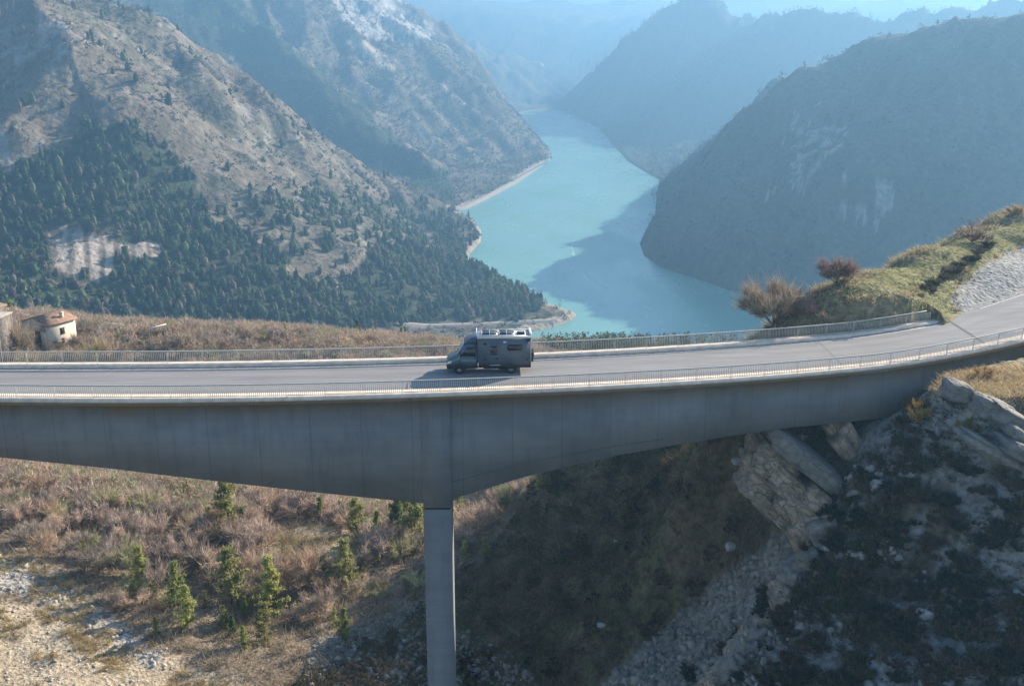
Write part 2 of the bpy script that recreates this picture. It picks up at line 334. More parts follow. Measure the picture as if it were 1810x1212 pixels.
n = N('ShaderNodeTexNoise'); n.inputs['Scale'].default_value = .5; n.inputs['Detail'].default_value = 5; L(g.outputs['Position'], n.inputs['Vector'])
bp = N('ShaderNodeBump'); bp.inputs['Strength'].default_value = .25; bp.inputs['Distance'].default_value = .3; L(n.outputs[0], bp.inputs['Height']); L(bp.outputs[0], b.inputs['Normal'])
lx = np.linspace(-500, 900, 8); ly = np.linspace(600, 4400, 20); LX, LY = np.meshgrid(lx, ly)
o = link('lake', mesh('lake', np.stack([LX, LY, LX * 0], -1).reshape(-1, 3), grid_faces(20, 8), M_lake)); tag(o, 'turquoise reservoir lake winding between the mountains', kind='structure')
wk = UZ(*np.array([(1010,430),(1013,448),(1022,466),(1036,484),(1054,499),(1076,512)], float).T, .04)[:, :2]; tt = np.linspace(0, 1, 40); wx_, wy_ = [np.interp(tt * 5, range(6), wk[:, i]) for i in (0, 1)]
dxw, dyw = np.gradient(wx_), np.gradient(wy_); lw = np.hypot(dxw, dyw); ww = .35 + .5 * np.sin(tt * math.pi) * (1 + .4 * np.sin(tt * 37))
Vw = np.vstack([np.stack([wx_ - dyw / lw * ww, wy_ + dxw / lw * ww, 0 * tt + .04], 1), np.stack([wx_ + dyw / lw * ww, wy_ - dxw / lw * ww, 0 * tt + .04], 1)]); iw = np.arange(39)
M_wake = mat('wake_foam', (.52, .68, .66), rough=.5, nscale=.5, namt=.25); o = link('boat_wake', mesh('boat_wake', Vw, np.stack([iw, iw + 1, iw + 41, iw + 40], 1), M_wake)); tag(o, 'faint curved wake line on the lake surface', kind='structure')

# ================================================================== NEAR TERRAIN (thin plate spline through measured points)
nearpts = U(*np.array([
 (-300,540,262),(0,556,255),(150,572,255),(300,588,252),(500,600,252),(700,612,250),(850,624,250),(1000,626,250),(1200,628,250),
 (-300,620,215),(90,612,213),(300,625,205),(500,640,200),(700,650,200),(900,660,195),
 (0,730,190),(300,740,185),(600,750,180),
 (-300,850,150),(0,850,150),(200,860,150),(400,870,148),(600,890,148),(740,905,150),(850,905,152),(930,850,155),
 (-300,1000,115),(0,1000,116),(150,980,122),(300,960,127),(450,960,126),(600,950,128),(740,985,124),
 (-300,1212,88),(0,1212,92),(150,1100,104),(250,1212,93),(300,1100,105),(400,1060,112),(420,1212,94),(520,1100,108),(640,1080,110),(480,1000,119),
 (600,1150,100),(600,1230,94),(750,1130,101),(760,1240,92),(-300,1500,70),(0,1500,70),(300,1500,72),(600,1500,72),
 (750,1060,108),(850,1010,110),(950,870,128),(900,950,114),(950,1050,101),(900,1180,93),(900,1260,88),(1080,1180,86),(1000,1280,82),
 (1100,1000,98),(1200,900,100),(1120,797,122),(1300,800,103),(1380,900,92),(1250,1050,88),(1300,740,116),(1200,690,140),
 (1290,590,96),(1430,521,99),(1400,560,93),(1500,486,106),(1600,442,115),(1700,402,125),(1810,366,140),(1950,330,155),
 (1810,450,117),(1700,500,106),(1700,550,96),(1600,520,99),(1500,560,93),
 (1420,758,86),(1500,745,86),(1600,735,84),
 (1810,640,79),(1900,640,78),(1700,653,78.5),(1810,700,76.5),(1700,720,77),(1810,800,73),(1650,800,76),(1550,790,80),(1500,900,77),(1500,1050,71),(1500,1212,65),
 (1300,1212,71),(1150,1212,78),(1400,1000,79),(1300,1100,80),(1810,1000,68),(1810,1212,62),(1650,1000,72),(1650,1212,62),(1430,880,82),
 (1810,1500,52),(1500,1500,54),(1200,1400,66),(2000,800,72),(2100,640,76),(2100,450,110),(2100,540,95),(2100,1212,60),
], float).T)
extra = np.array([[-120,300,116],[0,300,112],[90,300,100],[-120,420,66],[0,420,60],[120,420,50],[220,300,80],[60,180,130],[80,140,165],[100,200,130],[10,124,156],[19,129,158],[28,137,158],[38,140,160],[3,136,134],[14,150,134],[26,160,137],[62,170,142],[30,185,128],
 [-90,190,133],[120,250,110],[160,180,150],[-160,60,150],[-160,160,142],[-160,260,142],[0,50,128],[30,45,138],[-60,45,140],[78,118,179],[75,100,177],[75,88,175.6],[90,92,177]], float)
beh = U(*np.array([(1290,590,104),(1430,521,108),(1500,486,115),(1600,442,124),(1700,402,134),(1810,366,149),(1950,330,165)], float).T); beh[:, 2] -= [6, 5, 5, 4, 4, 4, 4]
nearpts = np.vstack([nearpts, extra, beh])
def tps_fit(p, z, lam=.3):
    n = len(p); r = np.linalg.norm(p[:, None] - p[None], axis=2) / 50; K = np.where(r > 0, r * r * np.log(r + 1e-12), 0) + lam * .01 * np.eye(n)
    Q = np.hstack([np.ones((n, 1)), p / 50]); A = np.block([[K, Q], [Q.T, np.zeros((3, 3))]])
    return np.linalg.solve(A, np.concatenate([z, np.zeros(3)]))
tw = tps_fit(nearpts[:, :2], nearpts[:, 2])
def tps(x, y):
    s = np.shape(x); x = np.ravel(x); y = np.ravel(y); o = np.zeros(len(x))
    for a in range(0, len(x), 20000):
        xx, yy = x[a:a+20000], y[a:a+20000]
        r2 = ((xx[:, None] - nearpts[None, :, 0]) ** 2 + (yy[:, None] - nearpts[None, :, 1]) ** 2) / 2500
        o[a:a+20000] = (np.where(r2 > 0, .5 * r2 * np.log(r2 + 1e-12), 0)) @ tw[:-3] + tw[-3] + tw[-2] * xx / 50 + tw[-1] * yy / 50
    return o.reshape(s)
# bridge deck edges in plan (fitted to the measured edge lines)
ZD = 174.3
ne = UZ(*np.array([(0,707),(200,708),(450,706),(700,702),(899,696),(1102,681),(1304,671),(1506,657),(1708,631),(1810,614)], float).T, ZD)
fe = UZ(*np.array([(0,647),(450,644),(780,637),(950,630),(1152,619),(1300,609),(1497,595),(1600,582)], float).T, ZD + .22)
pn = np.polyfit(ne[:, 0], ne[:, 1], 4); pf = np.polyfit(fe[:, 0], fe[:, 1], 4)
XL, XR = -95.0, 62.0                    # ends of the bridge in plan
def lin(p, x, x0, x1):
    x = np.asarray(x, float); c = np.clip(x, x0, x1); dp = np.polyder(p)
    return np.polyval(p, c) + np.polyval(dp, c) * (x - c)
def y_near(x): return lin(pn, x, -32, 41)
def y_far(x): return lin(pf, x, -34, 39)
def deck_z(x): return np.full(np.shape(x), ZD) + np.clip(np.asarray(x, float) - 30, 0, None) ** 1.3 * .02
def near_h(x, y, z0=None):
    z = tps(x, y) if z0 is None else z0
    n = fbm(x / 9, y / 9, 5) * 1.1 + fbm(x / 2.2, y / 2.2, 4, True) * .32
    rough = 1 + 1.0 * sstep(15, 40, x) * sstep(100, 80, y)
    lp, lq = P(np.stack([x, y, z], -1)); n = n * (1 - .85 * inpoly(lp, lq, [(1700,560),(1690,510),(1740,465),(1830,425),(2000,380),(2300,500),(2100,600),(1780,560)]))
    z = z + n * rough * sstep(5, 30, np.abs(y - 78) + (x < 30) * 40)
    onroad = sstep(3.0, 1.6, y - y_near(x) - 6.6 - np.clip(x - 41, 0, 60) * .3) * sstep(36.5, 38.0, x) * (y > y_near(x) + 2.6)
    # rocky front of the near right hill
    k = sstep(22, 34, x) * sstep(86, 80, y); z = z + k * fbm(x / 3.2 + 4, y / 3.2, 4, True) * 1.3
    # road formation: flatten to the road where it runs onto the ground
    yn, yf = y_near(x), y_far(x); dz = deck_z(x) - .06
    inside = sstep(3.0, 0.4, np.maximum(yn + 5 - y, 0) + np.maximum(y - yf - 1.5 - np.clip(x - 40, 0, 30) * .3, 0)) * sstep(39, 43, x)
    z = z * (1 - inside) + dz * inside
    z = z * (1 - onroad) + np.minimum(z, dz - .02) * onroad
    # keep the ground under the deck well below the slab between the abutments
    under = (y > yn - .8) & (y < np.where(x < 40, yf + 1.6, yn + 3))
    z = np.where((y < yn + 1) & (y > yn - 14) & (x > 30), np.minimum(z, dz - 1.0), z)
    z = np.where(under, np.minimum(z, ZD - 3.4), z)
    return z
gx = np.arange(-150, 150.1, .62); gy = np.concatenate([np.arange(40, 160, .62), np.arange(160, 420, 1.5)])
GX, GY = np.meshgrid(gx, gy); GT = tps(GX, GY); GZ = near_h(GX, GY, GT)
def near_sample(x, y):
    x = np.asarray(x, float); y = np.asarray(y, float)
    u = np.clip((x - gx[0]) / .62, 0, len(gx) - 1.001); i = u.astype(int); fu = u - i
    j = np.clip(np.searchsorted(gy, y) - 1, 0, len(gy) - 2); fv = (y - gy[j]) / (gy[j + 1] - gy[j])
    return (GZ[j, i] * (1 - fu) + GZ[j, i + 1] * fu) * (1 - fv) + (GZ[j + 1, i] * (1 - fu) + GZ[j + 1, i + 1] * fu) * fv
#====NEARCOL
NP = dict(
 scree=[(-300,970),(60,985),(110,1010),(165,1060),(235,1120),(300,1150),(270,1180),(180,1130),(100,1080),(40,1050),(-300,1030)],
 scree2=[(560,1130),(740,1070),(900,1150),(1000,1260),(500,1260)],
 gully=[(1400,930),(1250,1040),(1150,1130),(1000,1260),(1230,1260),(1330,1060),(1430,960)],
 sandy=[(-300,1060),(80,1070),(200,1120),(420,1212),(480,1260),(-300,1400)],
 tan=[(450,940),(560,930),(660,960),(640,1010),(500,1010)],
 green=[(1460,530),(1560,480),(1700,420),(1900,360),(1900,410),(1760,450),(1690,500),(1680,565),(1600,560),(1620,510),(1560,520)],
 lay=[(1700,560),(1690,510),(1740,465),(1830,425),(2000,380),(2200,500),(1900,520),(1780,550)],
 top=[(1640,690),(1670,650),(1720,640),(1810,640),(2000,600),(2000,700),(1810,760),(1740,700)],
 slabs=[(1700,720),(1810,700),(1900,720),(1900,860),(1780,810),(1690,760)])
def near_colour(X, Y, Z):
    px, py = P(np.stack([X, Y, Z], -1))
    jx, jy = px + 14 * vnoise(X / 2.1, Y / 2.1), py + 12 * vnoise(X / 1.9 + 7, Y / 1.9)
    hl = sstep(5, 15, X) * (Y < 90); B_ = Y * (1 - hl * .5) + Z * hl * .9
    n1 = fbm(X / 12, B_ / 12, 4)[..., None]; n2 = fbm(X / 1.8, B_ / 1.8, 4)[..., None]; n3 = vnoise(X / .7, B_ / .7)[..., None]
    c = c3(.27, .215, .16) * (1 + .3 * n1 + .35 * n2)
    def put(key, col, cond=True):
        nonlocal c
        k = inpoly(jx, jy, NP[key])[..., None] & cond; c = np.where(k, col, c)
    put('tan', c3(.37, .31, .20) * (1 + .25 * n2)); put('sandy', c3(.45, .37, .265) * (1 + .25 * n2 + .15 * n3))
    put('scree', c3(.39, .36, .315) * (1 + .3 * n3)); put('scree2', c3(.20, .20, .19) * (1 + .4 * n3))
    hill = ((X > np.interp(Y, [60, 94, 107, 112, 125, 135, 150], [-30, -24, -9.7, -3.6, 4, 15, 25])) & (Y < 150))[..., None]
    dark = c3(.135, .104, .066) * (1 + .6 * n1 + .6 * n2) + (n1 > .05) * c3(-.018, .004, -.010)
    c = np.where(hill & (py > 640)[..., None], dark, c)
    fr = hill & (X > 15)[..., None] & ((Y < 84) & (py > 660))[..., None]
    st = c3(.23, .225, .215) * (1 + .35 * n3 + .2 * n1)
    c = np.where(fr, np.where(n2 * 1.3 + .7 * n1 > .08, st, c3(.105, .090, .068) * (1 + .5 * n3)), c)
    put('gully', c3(.21, .19, .165) * (1 + .4 * n3)); put('slabs', c3(.42, .40, .36) * (1 + .3 * n2))
    put('top', c3(.42, .34, .22) * (1 + .35 * n2))
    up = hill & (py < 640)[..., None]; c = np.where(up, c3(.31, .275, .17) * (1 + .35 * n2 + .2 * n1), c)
    put('green', c3(.25, .235, .12) * (1 + .3 * n2)); put('lay', c3(.36, .35, .33) * (1 + .2 * n3))
    bk = (Y > 160)[..., None]; c = np.where(bk & ~hill, c3(.30, .22, .155) * (1 + .3 * n1 + .3 * n2), c)
    return np.clip(c, .01, .8)
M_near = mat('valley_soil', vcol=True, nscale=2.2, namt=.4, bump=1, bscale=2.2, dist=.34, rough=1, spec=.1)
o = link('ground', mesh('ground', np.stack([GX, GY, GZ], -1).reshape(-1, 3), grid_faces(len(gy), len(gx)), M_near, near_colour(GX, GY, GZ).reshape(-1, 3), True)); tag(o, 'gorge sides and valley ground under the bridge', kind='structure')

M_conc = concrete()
bridge = empty('road_bridge', (0, 75, ZD)); tag(bridge, 'long grey concrete road bridge on a single visible slender pillar', 'bridge')
def bpart(mb, name, m, smooth=False, parent=None):
    o = mb.build(name, m, None, smooth); par = parent or bridge
    o.parent = par; o.matrix_parent_inverse = Matrix.Translation(-Vector(bridge.location)); return o
XS = np.linspace(XL, XR, 95)
def strip(xs, prof, mb=None, close=True):
    """sweep a cross-section; prof(x)-> (k,2) of (y,z)"""
    mb = mb or MB(); Q = np.array([prof(x) for x in xs]); n, k, _ = Q.shape
    V = np.concatenate([np.repeat(np.asarray(xs)[:, None, None], k, 1), Q], 2).reshape(-1, 3)
    i = np.arange(n - 1)[:, None] * k; j = np.arange(k if close else k - 1)[None]; j2 = (j + 1) % k
    Fq = np.stack([i + j, i + k + j, i + k + j2, i + j2], -1).reshape(-1, 4)
    F3 = []
    if close:
        for e, s in ((0, 1), ((n - 1) * k, -1)): F3 += [(e, e + a, e + a + 1)[::s] for a in range(1, k - 1)]
    return mb.add(V, F3=F3, F4=Fq)
WEB = .95
wb = np.array([(0,808),(200,828),(400,852),(600,874),(748,889),(798,882),(850,866),(925,843),(1000,825),(1100,803),(1200,785),(1300,769),(1400,755),(1590,735),(1760,728)], float)
wbx = []
for px, py in wb:
    d = 71.0
    for _ in range(6):
        p = U(px, py, d); d = float(y_near(p[0])) + WEB
    wbx.append((p[0], p[2]))
wbx = np.array([(-95, wbx[0][1] + 5.5), (-60, wbx[0][1] + 2.4)] + wbx)
def web_bottom(x): return float(np.interp(x, wbx[:, 0], wbx[:, 1]))
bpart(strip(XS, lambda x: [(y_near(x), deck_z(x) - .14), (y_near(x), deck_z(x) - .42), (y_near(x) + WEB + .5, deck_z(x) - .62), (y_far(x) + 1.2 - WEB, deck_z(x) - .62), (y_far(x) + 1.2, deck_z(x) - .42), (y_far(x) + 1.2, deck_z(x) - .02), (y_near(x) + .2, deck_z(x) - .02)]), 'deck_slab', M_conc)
xs2 = np.unique(np.concatenate([XS, wbx[:, 0]])); xs2 = xs2[xs2 < XR - .5]
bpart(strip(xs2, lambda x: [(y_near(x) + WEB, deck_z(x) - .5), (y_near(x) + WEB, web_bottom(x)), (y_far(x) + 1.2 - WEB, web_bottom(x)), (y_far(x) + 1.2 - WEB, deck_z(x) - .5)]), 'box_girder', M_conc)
px0, px1 = float(wbx[6, 0]), float(wbx[7, 0])
jx_ = np.linspace(px1 + .05, px1 + 17, 14)
bpart(strip(jx_, lambda x: [(y_near(x) + WEB - .012, web_bottom(x) + 1.5 - (x - px1) * .045), (y_near(x) + WEB - .012, web_bottom(x) + 1.44 - (x - px1) * .045), (y_near(x) + WEB + .02, web_bottom(x) + 1.44 - (x - px1) * .045), (y_near(x) + WEB + .02, web_bottom(x) + 1.5 - (x - px1) * .045)]), 'pour_joint', mat('dark_joint', (.11, .11, .11)))  # dark strip laid along the construction joint
# pillar
yc = float(y_near(px0)) + WEB; ztop = float(U(775, 897, yc)[2]); zslot = float(U(775, 901, yc)[2]); zb = web_bottom(px0)
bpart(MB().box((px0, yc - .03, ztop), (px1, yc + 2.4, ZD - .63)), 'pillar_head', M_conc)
bpart(MB().box((px0 + .12, yc + .12, zslot - .02), (px1 - .12, yc + 2.2, ztop + .02)), 'bearing', mat('dark_bearing', (.03, .03, .03)))
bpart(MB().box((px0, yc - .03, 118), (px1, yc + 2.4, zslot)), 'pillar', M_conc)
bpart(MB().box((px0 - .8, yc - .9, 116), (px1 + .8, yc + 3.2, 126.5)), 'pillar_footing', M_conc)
# kerbs / footways
bpart(strip(XS, lambda x: [(y_near(x) - .05, deck_z(x) + .06), (y_near(x) - .05, deck_z(x) - .13), (y_near(x) + 1.18, deck_z(x) - .01), (y_near(x) + 1.18, deck_z(x) + .16)]), 'edge_kerb', M_kerb)
xk = XS[XS < 41.2]
bpart(strip(xk, lambda x: [(y_far(x), deck_z(x) - .01), (y_far(x) + 1.22, deck_z(x) - .01), (y_far(x) + 1.22, deck_z(x) + .24), (y_far(x), deck_z(x) + .24)]), 'footway_kerb', M_kerb)
# joints cut across the edge kerb read as thin dark seams
# road surface
xr = np.concatenate([XS[:-1], np.linspace(XR, 100, 40)])
def yfr(x): return y_far(x) - .02 + max(0, x - 41) * .30 + (1.2 if x > 41.2 else 0) * min(1, (x - 41.2) / 3)
xr = np.linspace(XL, 100, 330)
rs = strip(xr, lambda x: [((y_near(x) + 1.17) * (1 - k) + yfr(x) * k, deck_z(x) + .02) for k in np.linspace(0, 1, 29)], close=False); kk = np.tile(np.linspace(0, 1, 29), len(xr)); xx_ = np.repeat(xr, 29)
wear = 1 + .07 * np.cos(kk * 4 * np.pi * 2 + .4) - .16 * (np.exp(-(kk / .04) ** 2) + np.exp(-((1 - kk) / .05) ** 2)) + .07 * vnoise(xx_ / 6, kk * 7) - .10 * (np.abs(kk - .5) < .02)
road = rs.build('road', M_asph, None, False, (np.array([.265, .26, .262])[None] * wear[:, None])); tag(road, 'grey asphalt road crossing the bridge and curving away', kind='structure')
gut = strip(xk, lambda x: [(y_far(x) - .42, deck_z(x) + .026), (y_far(x) - .16, deck_z(x) + .026)], close=False)
gut = strip(np.linspace(46, 98, 30), lambda x: [(yfr(x) - .5, deck_z(x) + .026), (yfr(x) - .34, deck_z(x) + .026)], gut, close=False)
gut = strip(np.linspace(41.6, 98, 30), lambda x: [(y_near(x) + 1.35, deck_z(x) + .026), (y_near(x) + 1.5, deck_z(x) + .026)], gut, close=False)
jo = gut.add([(41.0, float(y_far(41.)), ZD + .35), (41.15, float(y_far(41.)), ZD + .35), (45.0, float(y_near(45.)) + .6, ZD + .75), (44.85, float(y_near(45.)) + .6, ZD + .75)])
tag(gut.build('road_markings', M_paint), 'worn pale edge lines along the road', kind='structure')
dark = mat('tar_repair', (.12, .12, .12), rough=.75, nscale=2, namt=.2)
seams = MB()
for sx in (-70.0, 27.5): strip([sx, sx + .07], lambda x: [(y_near(x) + 1.2, deck_z(x) + .025), (y_far(x) - .02, deck_z(x) + .025)], seams, close=False)
strip([41.3, 41.6], lambda x: [(y_near(x) + 1.2, deck_z(x) + .031), (y_far(x) - .02, deck_z(x) + .031)], seams, close=False)
tag(seams.build('road_seams', dark), 'dark tar seams across the road', kind='structure')
# railings ---------------------------------------------------------------
panelm = MB()
for k in range(19): panelm.box((.09 + k * .150, -.011, .14), (.09 + k * .150 + .034, .012, .965))
panelm.box((.04, -.02, .09), (2.86, .02, .14))
pme = mesh('railing_panel', np.vstack(panelm.v), [np.vstack(panelm.f4)], M_rail)
pom = MB().box((-.018, -.02, -.02), (.018, .02, .985)); pome = mesh('post', np.vstack(pom.v), [np.vstack(pom.f4)], M_rail)
def railing(name, yfun, zoff, x0, x1, label):
    r = empty(name, (x0, float(yfun(x0)), float(deck_z(x0)) + zoff)); tag(r, label, 'railing', 'railings along the bridge edges')
    inv = Matrix.Translation(-Vector(r.location))
    q = strip(np.arange(x0, x1 + .01, 1.0), lambda x: [(yfun(x) - .05, deck_z(x) + zoff + .97), (yfun(x) + .05, deck_z(x) + zoff + .97), (yfun(x) + .05, deck_z(x) + zoff + 1.05), (yfun(x) - .05, deck_z(x) + zoff + 1.05)])
    h = q.build('handrail', M_rail); h.parent = r; h.matrix_parent_inverse = inv
    x = x0
    while x < x1 - 1:
        y = float(yfun(x)); a = math.atan2(float(yfun(x + 2)) - y, 2.0); z = float(deck_z(x)) + zoff
        for nm, me in (('post', pome), ('railing_panel', pme)):
            if nm == 'railing_panel' and x + 2.9 * math.cos(a) > x1 + .3: continue
            o = link(nm, me); o.location = (x, y, z); o.rotation_euler = (0, 0, a); o.parent = r; o.matrix_parent_inverse = inv
        x += 2.9 * math.cos(a)
    return r
railing('bridge_railing', lambda x: y_far(x) + .72, .24, -75, 39.4, 'pale metal bar railing on the far footway behind the van')
railing('bridge_railing', lambda x: y_near(x) + .36, .10, -75, 47.0, 'pale metal bar railing on the near edge above the girder')
# ================================================================== CAMPER VAN
def paint(name, col, rough=.35, metal=0., spec=.5): return mat(name, col, rough=rough, metal=metal, spec=spec)
V_box = paint('van_grey_panel', (.092, .122, .162), .45); V_cab = paint('van_teal_metallic', (.10, .145, .175), .3, .35); V_blk = paint('van_black_plastic', (.018, .018, .02), .6)
V_glass = paint('dark_glass', (.012, .02, .022), .06, 0, .8); V_white = paint('van_roof_white', (.66, .68, .68), .5); V_alu = paint('aluminium', (.5, .5, .5), .35, .7)
V_tyre = paint('tyre_rubber', (.022, .022, .023), .9); V_solar = paint('solar_cells', (.012, .016, .03), .12, 0, .8); V_lamp = paint('clear_lens', (.75, .75, .72), .15); V_red = paint('red_lens', (.45, .02, .02), .3)
wp = UZ(np.array([812., 906.]), np.array([661., 660.]), ZD + .03)
ang = math.atan2(wp[1, 1] - wp[0, 1], wp[1, 0] - wp[0, 0])
van = empty('camper_van', (float(wp[0, 0]), float(wp[0, 1]), ZD + .03), ang); tag(van, 'blue grey box bodied camper van driving over the bridge with solar panels on its roof', 'camper van')
off = Matrix.Translation((-1.05, 1.02, 0))     # local: x back from nose, y=-1.02 near side, z up
def vp(mb, name, m, parent=None, smooth=False):
    o = mb.build(name, m, None, smooth); o.parent = parent or van
    if parent is None: o.matrix_parent_inverse = off
    return o
W2 = 1.03
box = MB().prism([(2.56, .80), (6.82, .74), (6.84, 3.00), (2.60, 3.00), (2.52, 2.9)], -W2, W2)
body = vp(box, 'living_box', V_box)
vp(MB().prism([(2.50, 2.97), (6.90, 2.97), (6.90, 3.08), (2.55, 3.08)], -W2 - .02, W2 + .02), 'roof', V_white)
for y in (-W2 - .025, W2 - .045): vp(MB().box((2.55, y, 3.0), (6.9, y + .07, 3.16)), 'roof_rail', V_white)
vp(MB().box((6.72, -W2, 3.08), (6.92, W2, 3.26), .03), 'roof_bar', V_white)
vp(MB().tube((2.55, -W2 + .1, 3.1), (2.45, -W2 + .1, 3.32), .03).tube((2.45, -W2 + .1, 3.32), (2.45, W2 - .1, 3.32), .03).tube((2.45, W2 - .1, 3.32), (2.55, W2 - .1, 3.1), .03), 'roof_rack', V_white)
for a, b_ in ((2.9, 4.15), (4.3, 5.5)):
    s_ = vp(MB().box((a, -.78, 3.16), (b_, .78, 3.20)), 'solar_panel', V_solar)
    vp(MB().box((a - .03, -.81, 3.13), (b_ + .03, -.78, 3.21)).box((a - .03, .78, 3.13), (b_ + .03, .81, 3.21)).box((a - .03, -.78, 3.13), (a, .78, 3.21)).box((b_, -.78, 3.13), (b_ + .03, .78, 3.21)).box(((a + b_) / 2 - .015, -.78, 3.2), ((a + b_) / 2 + .015, .78, 3.207)), 'panel_frame', V_white, s_)
vp(MB().box((5.75, -.35, 3.08), (6.4, .35, 3.2), .05), 'roof_hatch', V_solar)
vp(MB().prism([(2.56, .52), (6.84, .50), (6.84, .80), (2.56, .80)], -W2 + .015, W2 - .015), 'skirt', V_blk)
# cab: stacked outline with narrowing roof
def loft(secs, mb=None):
    mb = mb or MB(); Q = np.array(secs, float); n, k, _ = Q.shape
    i = np.arange(n - 1)[:, None] * k; j = np.arange(k)[None]; j2 = (j + 1) % k
    return mb.add(Q.reshape(-1, 3), F3=[(0, a + 1, a) for a in range(1, k - 1)] + [((n-1)*k, (n-1)*k + a, (n-1)*k + a + 1) for a in range(1, k - 1)], F4=np.stack([i + j, i + j2, i + k + j2, i + k + j], -1).reshape(-1, 4))
def sec(x, z0, z1, w0, w1, zw): return [(x, -w0, z0), (x, -W2 * w0 / w0 if False else -w0, zw), (x, -w1, z1 - .06), (x, -w1 + .1, z1), (x, w1 - .1, z1), (x, w1, z1 - .06), (x, w0, zw), (x, w0, z0)]
cab = loft([sec(.0, .55, .92, .70, .66, .75), sec(.10, .50, 1.12, .86, .78, .85), sec(.35, .5, 1.30, .95, .84, .95), sec(.85, .5, 1.50, .99, .86, 1.25), sec(1.0, .5, 1.62, .99, .85, 1.45),
            sec(1.30, .5, 2.10, .99, .83, 1.5), sec(1.52, .5, 2.42, .99, .80, 1.5), sec(1.75, .5, 2.58, .99, .80, 1.5), sec(2.56, .5, 2.66, .99, .84, 1.5)])
vp(cab, 'cab', V_cab)
fair = loft([sec(1.45, 2.40, 2.5, .78, .74, 2.45), sec(1.85, 2.5, 2.80, .84, .8, 2.65), sec(2.3, 2.5, 2.98, .9, .86, 2.8), sec(2.56, 2.5, 3.02, .95, .9, 2.9)]); vp(fair, 'roof_fairing', paint('van_dark_blue', (.05, .085, .12), .3, .2))
ws = MB().add([(.93, -.80, 1.60), (.93, .80, 1.60), (1.50, .74, 2.44), (1.50, -.74, 2.44)], F4=[(0, 3, 2, 1)])
w_ = np.vstack(ws.v); MBw = MB().add(np.vstack([w_ + [-.035, 0, .03], w_ + [.0, 0, .0]]), F4=[(0, 3, 2, 1), (4, 5, 6, 7), (0, 1, 5, 4), (1, 2, 6, 5), (2, 3, 7, 6), (3, 0, 4, 7)])
vp(MBw, 'windscreen', paint('windscreen_glass', (.30, .40, .44), .08, 0, .9))
vp(MB().prism([(1.22, 1.50), (2.38, 1.46), (2.38, 2.24), (1.72, 2.24)], -1.0, -.93), 'side_window', V_glass)
vp(MB().prism([(1.22, 1.50), (2.38, 1.46), (2.38, 2.24), (1.72, 2.24)], .93, 1.0), 'side_window', V_glass)
vp(MB().prism([(1.18, .62), (2.46, .60), (2.46, 1.43), (1.15, 1.45)], -1.003, -.97), 'cab_door', V_cab)
vp(MB().box((2.2, -1.03, 1.30), (2.36, -1.0, 1.34)), 'door_handle', V_blk)
vp(MB().prism([(.06, .45), (2.54, .48), (2.54, .66), (.5, .72), (.02, .70)], -1.012, 1.012), 'bumper', V_blk)
for s in (-1, 1):
    vp(MB().prism([(.0, .80), (.42, .92), (.46, 1.10), (.14, 1.05)], s * .93 - .05 * (s > 0) - .03 * (s < 0), s * .93 + .03), 'headlight', V_lamp)
    mi = vp(MB().box((1.12, s * 1.2 - .08, 1.5), (1.24, s * 1.2 + .08, 1.84), .02), 'wing_mirror', V_blk)
    vp(MB().tube((1.24, s * .98, 1.58), (1.2, s * 1.15, 1.6), .025), 'mirror_arm', V_blk, mi)
def wheel(x, y, s):
    a = np.linspace(0, 2 * np.pi, 25)[:-1]; pr = [(.26, -.12), (.36, -.12), (.385, -.07), (.385, .07), (.36, .12), (.26, .12)]
    V = np.array([[x + r_ * math.cos(t_), y + q_, .385 + r_ * math.sin(t_)] for t_ in a for r_, q_ in pr]); k = 6; i = np.arange(24)[:, None] * k; j = np.arange(6)[None]
    i2 = (i + k) % (24 * k); Fq = np.stack([i + j, i2 + j, i2 + (j + 1) % k, i + (j + 1) % k], -1).reshape(-1, 4)
    w = vp(MB().add(V, F4=Fq), 'wheel', V_tyre)
    rm = MB().tube((x, y - .07, .385), (x, y + .07, .385), .255, n=20)
    for q in range(5): t_ = q * 2 * np.pi / 5; rm.tube((x, y + s * .09, .385), (x + .2 * math.cos(t_), y + s * .09, .385 + .2 * math.sin(t_)), .035, .03, 5)
    o = vp(rm, 'rim', V_alu, w); return w
for x in (1.05, 5.22):
    for s in (-1, 1): wheel(x, s * .90, s)
# wheel arches
for x in (1.05, 5.22):
    p_ = [(x + .47 * math.cos(t_), .40 + .47 * math.sin(t_)) for t_ in np.linspace(0, np.pi, 13)]
    vp(MB().prism(p_, -1.016 if x < 3 else -1.035, -.80), 'wheel_arch', V_blk); vp(MB().prism(p_, .80, 1.016 if x < 3 else 1.035), 'wheel_arch', V_blk)
def side_panel(name, x0, x1, z0, z1, m, par=None, d=.02, bev=.03): return vp(MB().box((x0, -W2 - d, z0), (x1, -W2 + .002, z1), bev), name, m, par)
dr = side_panel('entry_door', 3.44, 4.30, .84, 2.62, V_box, None, .012, .04)
side_panel('door_window', 3.56, 4.17, 1.58, 2.36, V_glass, dr, .024, .06)
side_panel('window_bar', 3.56, 4.17, 1.70, 1.76, V_box, dr, .030, .0)
side_panel('door_handle', 4.02, 4.22, 1.22, 1.34, V_blk, dr, .05, .02)
fr = side_panel('side_window_frame', 4.93, 6.15, 1.95, 2.45, V_blk, None, .018, .07); side_panel('pane', 4.98, 6.10, 2.0, 2.40, V_glass, fr, .026, .06)
for a in ((3.02, 3.26, 2.42, 2.62), (3.06, 3.24, 1.18, 1.32), (6.46, 6.62, 1.12, 1.26), (6.52, 6.76, 2.70, 2.9)): side_panel('service_hatch', *a, V_blk, None, .02, .02)
side_panel('awning_light', 4.60, 4.86, 2.62, 2.74, V_lamp, None, .06, .02)
